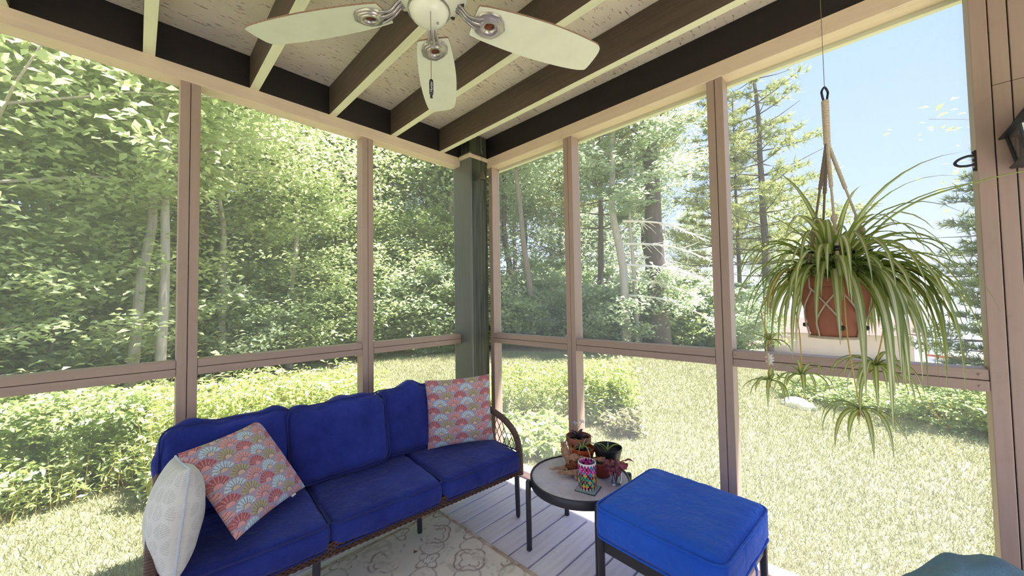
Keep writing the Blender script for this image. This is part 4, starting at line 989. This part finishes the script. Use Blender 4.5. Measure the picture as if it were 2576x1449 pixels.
a = t.n('VertexColor'); a.layer_name = 'woods'; c1 = t.ramp(n2, [(.3, lin(110, 84, 78)), (.7, lin(150, 124, 114))])
c0 = t.mix(c0, c1, a.outputs['Color']); t.bsdf(c0, .95, n3, .6, .03)
lawn = tag(link('lawn', me, t.mat, None, True), kind='structure')

# short grass: nobody could count it
q = rng(4); N = 270000
rr = 2.8+9.5*q.random(N)**1.15; aa = np.radians(q.uniform(-14, 104, N)); gx, gy = rr*np.cos(aa), rr*np.sin(aa)
keep = ~((gx < XC+.25) & (gy < YW+.25)); gx, gy, rr = gx[keep], gy[keep], rr[keep]; N = len(gx); gz_ = terrain(gx, gy)
h = q.uniform(.018, .05, N)*(1+.05*rr); w = .0022+.0007*rr; th = q.uniform(0, 6.28, N); lx, ly = q.normal(0, .5, N)*h, q.normal(0, .5, N)*h
V = np.empty((N, 3, 3)); V[:, 0] = np.stack([gx-np.cos(th)*w, gy-np.sin(th)*w, gz_-.004], 1); V[:, 1] = np.stack([gx+np.cos(th)*w, gy+np.sin(th)*w, gz_-.004], 1); V[:, 2] = np.stack([gx+lx, gy+ly, gz_+h], 1)
me = np_mesh('grass', V.reshape(-1, 3), np.arange(N*3).reshape(N, 3))
tag(link('grass', me, M['grass']), 'short sunlit grass blades covering the lawn', 'grass', kind='stuff')

# ------------------------------------------------------------------ foliage builders
def leaves_mesh(name, C, size, seed, flat=.55, aspect=.55, fold=.18, droop=.25):
    q = rng(seed); n = len(C); s = size*q.uniform(.65, 1.3, n)[:, None]
    nrm = np.stack([q.normal(0, flat, n), q.normal(0, flat, n), np.ones(n)], 1); nrm /= np.linalg.norm(nrm, axis=1, keepdims=True)
    d = np.stack([q.normal(size=n), q.normal(size=n), q.normal(0, .3, n)-droop], 1); d -= nrm*(d*nrm).sum(1, keepdims=True); d /= np.linalg.norm(d, axis=1, keepdims=True)+1e-9
    sd = np.cross(nrm, d); V = np.empty((n, 4, 3))
    V[:, 0] = C-d*s*.5; V[:, 1] = C+sd*s*aspect*.5+nrm*s*fold; V[:, 2] = C+d*s*.5; V[:, 3] = C-sd*s*aspect*.5+nrm*s*fold
    return np_mesh(name, V.reshape(-1, 3), np.arange(n*4).reshape(n, 4))
def needles_mesh(name, C, D, size, per, seed, width=.10):
    """Tufts of flat needles pointing along D (branch direction) and up."""
    q = rng(seed); n = len(C); C = np.repeat(C, per, 0); D = np.repeat(D, per, 0)
    d = D*.6+q.normal(0, .55, C.shape)+[0, 0, .25]; d /= np.linalg.norm(d, axis=1, keepdims=True); s = size*q.uniform(.6, 1.25, len(C))[:, None]
    sd = np.cross(d, q.normal(size=C.shape)); sd /= np.linalg.norm(sd, axis=1, keepdims=True)
    V = np.empty((len(C), 3, 3)); V[:, 0] = C-sd*s*width; V[:, 1] = C+sd*s*width; V[:, 2] = C+d*s
    return np_mesh(name, V.reshape(-1, 3), np.arange(len(C)*3).reshape(-1, 3))
def wander(p0, p1, n, amp, q):
    P = []; off = np.zeros(3)
    for i in range(n+1):
        t_ = i/n; P.append(tuple(np.array(p0)*(1-t_)+np.array(p1)*t_+off*math.sin(math.pi*min(t_*1.2, 1))));  off = off+q.normal(0, amp, 3)*[1, 1, .2]
    return P
def broadleaf(seed, H, r0, base, crown, nb, nl, lsize, lean=(0, 0), trunks=1, flat=.5, spread=.34, up=.45):
    q = rng(seed); mb = MB(); C = []
    for tr in range(trunks):
        a0 = 6.28*tr/max(1, trunks)+.5; off = .0 if trunks == 1 else .12; s = 1 if trunks == 1 else .8+.2*q.random()
        P = wander((off*math.cos(a0), off*math.sin(a0), -.25), (lean[0]+off*8*math.cos(a0), lean[1]+off*8*math.sin(a0), H*s), 12, .05*H/10, q)
        mb.tube(spline(P, 2), [r0*(1-.82*i/24)*(1.25 if i == 0 else 1) for i in range(25)], 8)
        for b in range(nb//trunks):
            f = base+(1-base)*(b+.5)/(nb//trunks); k = f*12; i = int(k); p = np.array(P[min(i, 11)])*(1-(k-i))+np.array(P[min(i+1, 12)])*(k-i)
            az_ = b*2.4+q.normal(0, .3)+tr; prof = math.sin(math.pi*(.18+.80*(f-base)/(1-base)))**.7; L = crown*prof*q.uniform(.75, 1.2)
            d = np.array([math.cos(az_), math.sin(az_), up*q.uniform(.3, 1.5)]); end = p+d*L; mid = p+d*L*.5+[0, 0, .06*L]
            mb.tube([tuple(p), tuple(mid), tuple(end)], [r0*.34*(1-f*.6), r0*.20*(1-f*.6), .006], 5)
            m = int(nl/nb); t_ = q.uniform(.22, 1.12, m)[:, None]; c = p*(1-t_)+end*t_
            g = q.normal(0, 1, (m, 3))*[spread, spread, spread*.42]*(L*.55+.25)*(.35+.65*t_)
            cl_ = q.integers(0, 9, m); cc = q.normal(0, 1, (9, 3))*[spread, spread, spread*.5]*(L*.6+.2)
            C.append(c+g*.45+cc[cl_]*.8)
    me = bpy.data.meshes.new('trunk'); me.from_pydata(mb.v, [], mb.f); me.update()
    return me, leaves_mesh('foliage', np.concatenate(C), lsize, seed+50, flat)
def pine(seed, H, r0, base, reach, whorls, tufts, nsize, per=9, droop=-.03, gaps=.25, width=.07):
    q = rng(seed); mb = MB(); C = []; D = []
    P = wander((0, 0, -.3), (q.normal(0, .3), q.normal(0, .3), H), 12, .03, q)
    mb.tube(spline(P, 2), [r0*(1-.85*(i/24)**1.1)*(1.2 if i == 0 else 1) for i in range(25)], 10)
    for w in range(whorls):
        f = base+(1-base)*w/whorls; k = f*12; i = int(k); p0 = np.array(P[min(i, 11)])*(1-(k-i))+np.array(P[min(i+1, 12)])*(k-i); a0 = q.uniform(0, 6.28)
        for b in range(4):
            az_ = a0+1.57*b+q.normal(0, .35); L = reach*(1-((f-base)/(1-base))**1.5*.85)*q.uniform(.45, 1.1)
            d = np.array([math.cos(az_), math.sin(az_), droop+.12*q.random()]); pts = [p0, p0+d*L*.5+[0, 0, .02*L], p0+d*L+[0, 0, .12*L]]
            mb.tube([tuple(x) for x in pts], [r0*.22*(1-f*.7)+.01, .016, .006], 5)
            if q.random() < gaps: continue
            m = max(3, int(tufts/whorls/4*(L/reach)*1.5)); t_ = q.uniform(.35, 1.03, m)[:, None]; c = pts[0]*(1-t_)**2+2*pts[1]*t_*(1-t_)+pts[2]*t_**2
            sd = np.array([-d[1], d[0], 0]); c = c+sd*(q.normal(0, .17, (m, 1))*L*t_)+[0, 0, 1]*np.abs(q.normal(0, .05, (m, 1)))*L
            C.append(c); D.append(np.repeat((d+[0, 0, .2])[None], m, 0)+q.normal(0, .3, (m, 3)))
    me = bpy.data.meshes.new('trunk'); me.from_pydata(mb.v, [], mb.f); me.update()
    return me, needles_mesh('foliage', np.concatenate(C), np.concatenate(D), nsize, per, seed+9, width)
def tree(name, meshes, azd, r, rz, sc, label, cat, group, bark, leaf, z=None):
    x, y = polar(azd, r); e = empty(name, (x, y, gz(x, y) if z is None else z), math.radians(rz)); e.scale = sc if isinstance(sc, tuple) else (sc,)*3
    tag(e, label, cat, group)
    tm, fm = meshes
    if tm is not None:
        o = link('trunk', tm, M[bark] if not tm.materials else [], e, True)
    o = link('foliage', fm, M[leaf] if not fm.materials else [], e); return e
def rebark(meshes, bark, leaf):
    tm, fm = meshes; tm.materials.append(M[bark]); fm.materials.append(M[leaf]); return meshes

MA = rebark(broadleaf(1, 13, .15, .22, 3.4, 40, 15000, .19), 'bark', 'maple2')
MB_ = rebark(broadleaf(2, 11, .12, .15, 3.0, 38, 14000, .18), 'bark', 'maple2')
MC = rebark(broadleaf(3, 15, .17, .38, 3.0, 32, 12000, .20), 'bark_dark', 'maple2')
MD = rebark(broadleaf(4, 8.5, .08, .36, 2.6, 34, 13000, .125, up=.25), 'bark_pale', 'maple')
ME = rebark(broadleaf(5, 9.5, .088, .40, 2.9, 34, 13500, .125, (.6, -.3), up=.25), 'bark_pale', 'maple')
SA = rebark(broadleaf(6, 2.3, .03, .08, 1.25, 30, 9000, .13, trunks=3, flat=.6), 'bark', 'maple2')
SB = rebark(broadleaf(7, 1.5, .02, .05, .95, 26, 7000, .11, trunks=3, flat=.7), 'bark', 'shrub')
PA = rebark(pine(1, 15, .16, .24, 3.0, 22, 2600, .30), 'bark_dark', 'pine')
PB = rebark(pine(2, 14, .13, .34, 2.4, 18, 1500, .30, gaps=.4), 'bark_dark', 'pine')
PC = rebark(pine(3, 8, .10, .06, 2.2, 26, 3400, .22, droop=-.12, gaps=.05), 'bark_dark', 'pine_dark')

# the two young maples whose trunks stand in the first window, and their neighbours
tree('maple_tree', ME, 90.6, 8.6, 20, (1, 1, 1.05), 'slim maple with pale trunk and low bright leaves, left of its neighbour trunk', 'tree', None, '', '')
tree('maple_tree', MD, 88.1, 8.3, 140, (1, 1, 1.15), 'slim straight maple right beside another pale trunk near the lawn', 'tree', None, '', '')
tree('maple_tree', MD, 99.5, 7.6, 250, (1.1, 1.1, 1.05), 'bright maple reaching in at the edge of the first window', 'tree', None, '', '')
tree('maple_tree', ME, 94.5, 10.8, 80, (1.05, 1.05, 1.0), 'sunlit maple behind the two slim trunks', 'tree', None, '', '')
tree('maple_tree', MD, 82.5, 10.8, 200, (1.1, 1.1, 1.1), 'yellow-green maple seen through the middle window of the sofa wall', 'tree', None, '', '')
tree('maple_tree', ME, 75.5, 12.0, 310, (1.1, 1.1, 1.05), 'leafy maple at the wood edge behind the sofa middle', 'tree', None, '', '')
tree('maple_tree', MD, 69.0, 13.6, 30, (1.1, 1.1, 1.1), 'light green maple near the second window post of the sofa wall', 'tree', None, '', '')
G = 'leafy trees crowded in the woods'
GL = 'slender leafy tree deep in the dense woods beyond the lawn'
q = random.Random(17)
kinds = [MA, MB_, MC]
for azd in np.arange(45, 108, 5.4):
    tree('forest_tree', kinds[q.randrange(3)], azd+q.uniform(-1.5, 1.5), 15.2+q.uniform(-.6, 1.2)-(1.2 if azd > 80 else 0), q.uniform(0, 360), q.uniform(.85, 1.1), GL, 'tree', G, '', '')
for azd in np.arange(24, 90, 6.2):
    tree('forest_tree', kinds[q.randrange(3)], azd+q.uniform(-1.5, 1.5), 19.5+q.uniform(-1, 2), q.uniform(0, 360), q.uniform(.95, 1.2), GL, 'tree', G, '', '')
for azd in np.arange(10, 62, 7.0):
    tree('forest_tree', kinds[q.randrange(3)], azd+q.uniform(-1.5, 1.5), 26+q.uniform(-1, 4), q.uniform(0, 360), q.uniform(.95, 1.2) if azd > 34 else q.uniform(.55, .75), GL, 'tree', G, '', '')
# trunks that can be told apart
NT_ = rebark(broadleaf(11, 13, .085, .55, 1.8, 18, 7000, .18), 'bark_pale', 'maple2')
NU = rebark(broadleaf(12, 13, .15, .50, 2.2, 18, 8000, .18, (1.2, -1.2)), 'bark', 'maple2')
tree('birch_tree', NT_, 63.4, 13.4, 0, 1, 'thin white birch trunk just past the second post of the sofa wall', 'tree', None, '', '')
tree('leaning_tree', NU, 56.2, 14.2, 0, 1, 'leaning grey trunk seen shortly before the dark corner post', 'tree', None, '', '')
tree('thin_tree', NT_, 46.6, 14.0, 120, (.8, .8, 1), 'thin pale trunk immediately past the dark corner post', 'tree', None, '', '')
tree('thin_tree', NU, 40.6, 13.8, 200, (.95, .95, 1), 'dark trunk midway through the narrow window past the corner post', 'tree', None, '', '')
tree('pine_tree', PB, 31.0, 14.6, 40, (1.05, 1.05, 1.0), 'dark straight pine trunk next to the first post of the lake-side wall', 'tree', None, '', '')
DT = rebark(broadleaf(14, 12, .17, .52, 2.2, 20, 2600, .14, (.3, .2)), 'bark_pale', 'pine')
forked = tree('forked_tree', DT, 27.2, 12.6, 0, 1, 'pale forked tree with bleached bare branches in the wide window', 'tree', None, '', '')
tree('thin_tree', NT_, 25.5, 12.8, 60, (1, 1, .62), 'short pale slanting trunk between the forked tree and the thick one', 'tree', None, '', '')
BIG = rebark(pine(21, 17, .33, .42, 3.2, 16, 2000, .3, gaps=.3), 'bark_dark', 'pine')
tree('pine_tree', BIG, 22.2, 13.0, 10, 1, 'thickest grey pine trunk, in the wide window by the post', 'tree', None, '', '')
tree('pine_tree', PA, 9.4, 17.0, 0, (1.05, 1.05, .92), 'tall layered white pine against the sky behind the hanging pot', 'tree', None, '', '')
tree('pine_tree', PB, 12.3, 18.5, 100, (.8, .8, .8), 'thinner pine beside the tall layered one', 'tree', None, '', '')
tree('pine_tree', PA, 15.2, 20.0, 200, (.9, .9, .9), 'pine partly hidden by the second post of the lake-side wall', 'tree', None, '', '')
tree('spruce_tree', PC, -8.3, 16.5, 0, 1.0, 'pale feathery spruce by the water next to the jamb', 'tree', None, '', '')
TW = rebark(broadleaf(33, 9, .05, .35, 2.6, 22, 900, .2), 'bark', 'weed')
tree('maple_tree', TW, -13.5, 17.5, 100, (1, 1, 1), 'sparse sunlit tree with few leaves beside the iron loop', 'tree', None, '', '')
# bleached dead branches of the forked tree
q2 = rng(5)
for k, (hz, azo, L) in enumerate(((4.35, -62, 2.6), (3.6, -70, 3.0), (2.9, -66, 3.0), (2.4, -75, 2.4), (1.9, -80, 2.6), (3.2, -50, 2.2))):
    a0 = math.radians(27+azo-25); mb = MB(); p0 = np.array([0, 0, hz]); d = np.array([math.cos(a0), math.sin(a0), -.18]); end = p0+d*L-[0, 0, .14*L]; mid = p0+d*L*.5+[0, 0, .05]
    P = spline([tuple(p0), tuple(mid), tuple(end)], 8); mb.tube(P, [.045*(1-.85*i/(len(P)-1)) for i in range(len(P))], 6)
    for j in range(34):
        t_ = q2.uniform(.25, 1); p = np.array(P[int(t_*(len(P)-1))]); dd = d*.7+q2.normal(0, .45, 3)+[0, 0, -.3]; l_ = q2.uniform(.2, .6)*(1.1-.5*t_); m_ = p+dd*l_*.6+q2.normal(0, .04, 3); e_ = p+dd*l_
        mb.tube([tuple(p), tuple(m_), tuple(e_)], [.013, .009, .004], 4)
    mb.build('dead_branch', M['deadwood'], forked)

# leafy saplings in front of the woods
SP = [rebark(broadleaf(61, 4.6, .035, .06, 1.7, 34, 12000, .112, flat=.45, up=.25), 'bark', 'maple'), rebark(broadleaf(62, 3.4, .028, .05, 1.5, 30, 10500, .105, flat=.45, up=.2), 'bark', 'maple')]
q = random.Random(77)
for azd, r in ((104, 8.2), (99.5, 10.2), (96.2, 9.0), (92.8, 11.4), (85.6, 11.8), (83.2, 13.2), (79.8, 11.9), (76.6, 13.0), (73.0, 12.6), (70.2, 14.0), (66.8, 13.2), (61.4, 14.4), (58.6, 13.6), (53.8, 14.2), (50.6, 14.6)):
    tree('sapling', SP[q.randrange(2)], azd, r, q.uniform(0, 360), q.uniform(.85, 1.15), 'bushy young maple sapling in full leaf at the front of the woods', 'tree', 'leafy saplings along the wood edge', '', '')
# undergrowth along the wood edge
GU = 'leafy bushes along the wood edge'; UL = 'leafy green bush in the undergrowth at the wood edge'
q = random.Random(23)
for azd in np.arange(12, 107, 2.6):
    er = 13.6 if azd > 20 else 15.5
    if azd > 84: er = 10.6
    tree('wood_edge_bush', SA if q.random() < .7 else SB, azd+q.uniform(-.8, .8), er+q.uniform(-.5, 1.4), q.uniform(0, 360), q.uniform(.75, 1.35), UL, 'bush', GU, '', '')
for azd in np.arange(36, 107, 3.4):
    tree('wood_edge_bush', SA, azd, 16.5+q.uniform(-.8, 1.2), q.uniform(0, 360), q.uniform(1.0, 1.7), UL, 'bush', GU, '', '')
# shrubs close to the porch outside the first window
for azd, r, s, lab in ((95.5, 5.9, .60, 'broad-leaved shrub outside the first window, lowest and nearest the sofa arm'), (101, 5.6, .60, 'broad-leaved shrub outside the first window, cut by the picture edge'), (91, 6.2, .55, 'shrub between the first window post and the slim maples'), (98, 6.9, .62, 'shrub set further back on the lawn outside the first window')):
    tree('garden_shrub', SB, azd, r, azd*7, s, lab, 'shrub', None, '', '')
tree('garden_shrub', SB, -5.0, 8.2, 10, (.6, .6, .42), 'low green shrub with yellow flowers on the lawn by the jamb', 'shrub', None, '', '')
tree('garden_shrub', SB, 3.5, 8.6, 60, (.55, .55, .32), 'low spreading shrub on the lawn below the hanging pot', 'shrub', None, '', '')
tree('garden_shrub', SB, -9.5, 8.0, 110, (.6, .6, .5), 'green shrub half hidden behind the jamb', 'shrub', None, '', '')
# tall weeds
def weeds(name, label, spots, seed, hmin, hmax, n_leaf=34, lsz=.075, mat='weed', stems=6):
    q = rng(seed); mb = MB(); C = []
    LV = []
    for (x, y) in spots:
        z0 = gz(x, y); hgt = q.uniform(hmin, hmax); lx, ly = q.normal(0, .06, 2); mb.tube([(x, y, z0-.02), (x+lx*.4, y+ly*.4, z0+hgt*.5), (x+lx, y+ly, z0+hgt)], [.004, .003, .0015], 4)
        t_ = q.uniform(.12, 1.03, n_leaf); C.append(np.stack([x+lx*t_+q.normal(0, .045, n_leaf), y+ly*t_+q.normal(0, .045, n_leaf), z0+hgt*t_+q.normal(0, .02, n_leaf)], 1))
    e = empty(name); tag(e, label, 'weeds', kind='stuff'); o = mb.build('stem', M['stolon'], e); o['kind'] = 'stuff'
    o = link('foliage', leaves_mesh('foliage', np.concatenate(C), lsz, seed, .7, .30, .1), M[mat], e); o['kind'] = 'stuff'; return e
q = rng(31)
def spread_spots(a0, a1, r0, r1, n): return [polar(q.uniform(a0, a1), q.uniform(r0, r1)) for _ in range(n)]
weeds('goldenrod_bed', 'tall pale green weeds growing behind the sofa outside the screen', spread_spots(64, 89, 4.5, 6.0, 620), 41, .55, 1.0, 40, .085)
weeds('goldenrod_bed', 'patch of tall weeds on the lawn in the wide window', spread_spots(26.5, 35, 5.3, 6.6, 330), 42, .35, .85, 40, .085)
weeds('goldenrod_bed', 'weeds outside the narrow window past the corner post', spread_spots(36, 47, 5.2, 6.6, 320), 43, .35, .75)
weeds('broadleaf_weeds', 'low broad-leaved weeds close to the deck near the sofa arm', spread_spots(36, 45, 4.0, 5.0, 110), 44, .10, .30, 26, .15, 'shrub')
weeds('goldenrod_bed', 'scattered weeds among the shrubs outside the first window', spread_spots(87, 104, 5.2, 7.0, 260), 45, .2, .55)
weeds('dry_grass_tuft', 'dry straw-coloured grass tuft beside the weed patch', spread_spots(26, 29.5, 5.0, 5.5, 60), 46, .12, .32, 16, .12, 'grass')
weeds('goldenrod_bed', 'row of low weeds on the lawn beneath the hanging pot', spread_spots(-8, 9, 7.9, 8.8, 110), 47, .12, .3)
# yellow flowers on the low shrub
yf = MB(); q3 = rng(8); fx, fy = polar(-5.2, 7.75); fz = gz(fx, fy)
for k in range(26):
    c = np.array([fx, fy, fz+.30])+q3.normal(0, 1, 3)*[.10, .16, .07]
    for j in range(5): a = 2*math.pi*j/5; yf.add([tuple(c), tuple(c+np.array([math.cos(a-.5), math.sin(a-.5), .3])*.018), tuple(c+np.array([math.cos(a), math.sin(a), .35])*.034), tuple(c+np.array([math.cos(a+.5), math.sin(a+.5), .3])*.018)], [(0, 1, 2, 3)])
fe = empty('flower_clump'); tag(fe, 'clump of yellow flowers at the lawn shrubs by the jamb', 'flowers', kind='stuff')
o = yf.build('blossoms', M['yellow_petal'], fe); o['kind'] = 'stuff'
st = MB()
for k in range(14): a = q3.uniform(0, 6.28); st.tube([(fx, fy, fz-.02), (fx+.08*math.cos(a), fy+.12*math.sin(a), fz+.16), (fx+.12*math.cos(a), fy+.18*math.sin(a), fz+.32)], .003, 4)
o = st.build('stem', M['stolon'], fe); o['kind'] = 'stuff'
# rocks
def rock(name, azd, r, s, seed, mat, label):
    bm = bmesh.new(); bmesh.ops.create_icosphere(bm, subdivisions=3, radius=1)
    for v in bm.verts:
        n = mnoise.noise(v.co*1.3+Vector((seed, 0, 0)))+.5*mnoise.noise(v.co*3.1+Vector((0, seed, 0))); v.co = v.co*(1+.35*n); v.co.x *= s[0]; v.co.y *= s[1]; v.co.z = max(v.co.z, -.5)*s[2]
    me = bpy.data.meshes.new(name); bm.to_mesh(me); bm.free(); o = link(name, me, mat, None, False); x, y = polar(azd, r); o.location = (x, y, gz(x, y)+s[2]*.3); o.rotation_euler = (0, 0, seed); tag(o, label, 'rock')
RK = m_plain('grey_violet_stone', lin(150, 138, 142), .9, .3, 6, .6, .02); WR = m_plain('white_quartz_stone', lin(240, 236, 228), .8, .06, 12, .4, .01)
rock('boulder', 80.5, 7.9, (.55, .38, .28), 1.3, RK, 'grey boulder among the weeds behind the sofa'); rock('boulder', 75.5, 7.5, (.4, .3, .2), 2.6, RK, 'smaller grey stone beside the boulder in the weeds')
rock('white_rock', 6.8, 7.7, (.24, .16, .11), 4.1, WR, 'white rock lying on the lawn below the hanging plantlets')
# ------------------------------------------------------------------ shore: low house, lake, boat, far ridge
hx, hy = polar(3.2, 23.5); hzz = gz(hx, hy)
ho = empty('lake_house', (hx, hy, hzz), math.radians(3)); tag(ho, 'low pale clapboard building near the lake behind the hanging pot', 'building')
SD = m_plain('pale_clapboard', lin(214, 194, 196), .7, .06, 3); 
mb = MB(); mb.box((0, -2.6, -.3), (3.2, 2.6, 1.30)); mb.build('wall', SD, ho)
cbm = None
for i in range(11):
    z = -.02+.118*i
    if cbm is None: mb = MB(); mb.add([(-.04, -2.62, 0), (-.04, 2.62, 0), (-.012, 2.62, .116), (-.012, -2.62, .116), (0, -2.62, 0), (0, 2.62, 0), (0, 2.62, .116), (0, -2.62, .116)], [(0, 3, 2, 1), (4, 5, 6, 7), (0, 1, 5, 4), (3, 7, 6, 2), (1, 2, 6, 5), (0, 4, 7, 3)]); o = mb.build('clapboard', SD, ho); cbm = o.data
    else: o = link('clapboard', cbm, [], ho)
    o.location = (0, 0, z)
mb = MB(); mb.add([(-.35, -2.9, 1.28), (3.55, -2.9, 1.28), (3.55, 2.9, 1.28), (-.35, 2.9, 1.28), (1.6, -2.9, 1.95), (1.6, 2.9, 1.95)], [(0, 4, 5, 3), (1, 2, 5, 4), (0, 1, 4), (2, 3, 5), (3, 2, 1, 0)]); mb.build('roof', m_plain('brown_shingle', lin(120, 96, 92), .9, .2, 12), ho)
for yy, w_, z0, z1, nm in ((2.0, .42, .0, 1.15, 'door'),):
    mb = MB(); mb.box((-.065, yy-w_, z0), (-.03, yy+w_, z1)); f = mb.build(nm, M['porcelain'], ho)
    mb = MB(); mb.box((-.072, yy-w_+.08, z0+.08), (-.066, yy+w_-.08, z1-.08)); mb.build('panel', SD, f)
t = NT('lake_water'); v = t.coords((1, 1, 1)); nz = t.noise(v, 1.2, 4); t.bsdf((.45, .55, .68), .18, nz, .2, .05); 
lk = MB(); n = 40; vv = []
for i in range(n+1):
    a_d = -60+85*i/n
    for r in (29.0, 60, 120, 420): vv.append((*polar(a_d, r), -2.15))
lk.add(vv, [(i*4+j, i*4+j+1, i*4+j+5, i*4+j+4) for i in range(n) for j in range(3)]); tag(lk.build('lake', t.mat), kind='structure')
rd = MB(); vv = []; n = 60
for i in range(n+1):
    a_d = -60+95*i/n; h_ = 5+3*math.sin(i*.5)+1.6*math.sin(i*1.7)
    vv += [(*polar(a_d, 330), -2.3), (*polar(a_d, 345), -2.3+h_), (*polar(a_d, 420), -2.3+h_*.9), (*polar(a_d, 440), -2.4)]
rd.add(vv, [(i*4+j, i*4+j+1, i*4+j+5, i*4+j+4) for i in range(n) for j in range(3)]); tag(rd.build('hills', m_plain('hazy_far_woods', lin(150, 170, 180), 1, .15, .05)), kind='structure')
bx, by = polar(-6.8, 29.2); bo_ = empty('boat', (bx, by, -2.12), math.radians(70)); tag(bo_, 'white boat with a red stripe at the lake shore', 'boat')
def hull(z0, z1, w0, w1, mat, name):
    mb = MB(); vv = []
    for z, w in ((z0, w0), (z1, w1)):
        for i in range(13):
            s = -1+2*i/12; vv.append((s*1.5, w*(1-max(0, s)**2.2)*(1 if s > -.95 else .9), z))
        for i in range(12, -1, -1):
            s = -1+2*i/12; vv.append((s*1.5, -w*(1-max(0, s)**2.2)*(1 if s > -.95 else .9), z))
    n_ = 26; mb.add(vv, [(i, (i+1) % n_, n_+(i+1) % n_, n_+i) for i in range(n_)]+[tuple(range(n_-1, -1, -1)), tuple(range(n_, 2*n_))]); return mb.build(name, mat, bo_)
hull(0, .18, .32, .42, M['porcelain'], 'hull'); hull(.18, .30, .425, .46, m_plain('red_boat_stripe', lin(200, 60, 60), .4, .05, 5), 'stripe'); hull(.30, .40, .46, .48, M['porcelain'], 'gunwale')
mb = MB(); mb.box((-.5, -.3, .40), (.1, .3, .62)); mb.build('cabin', M['porcelain'], bo_, bevel=.03)
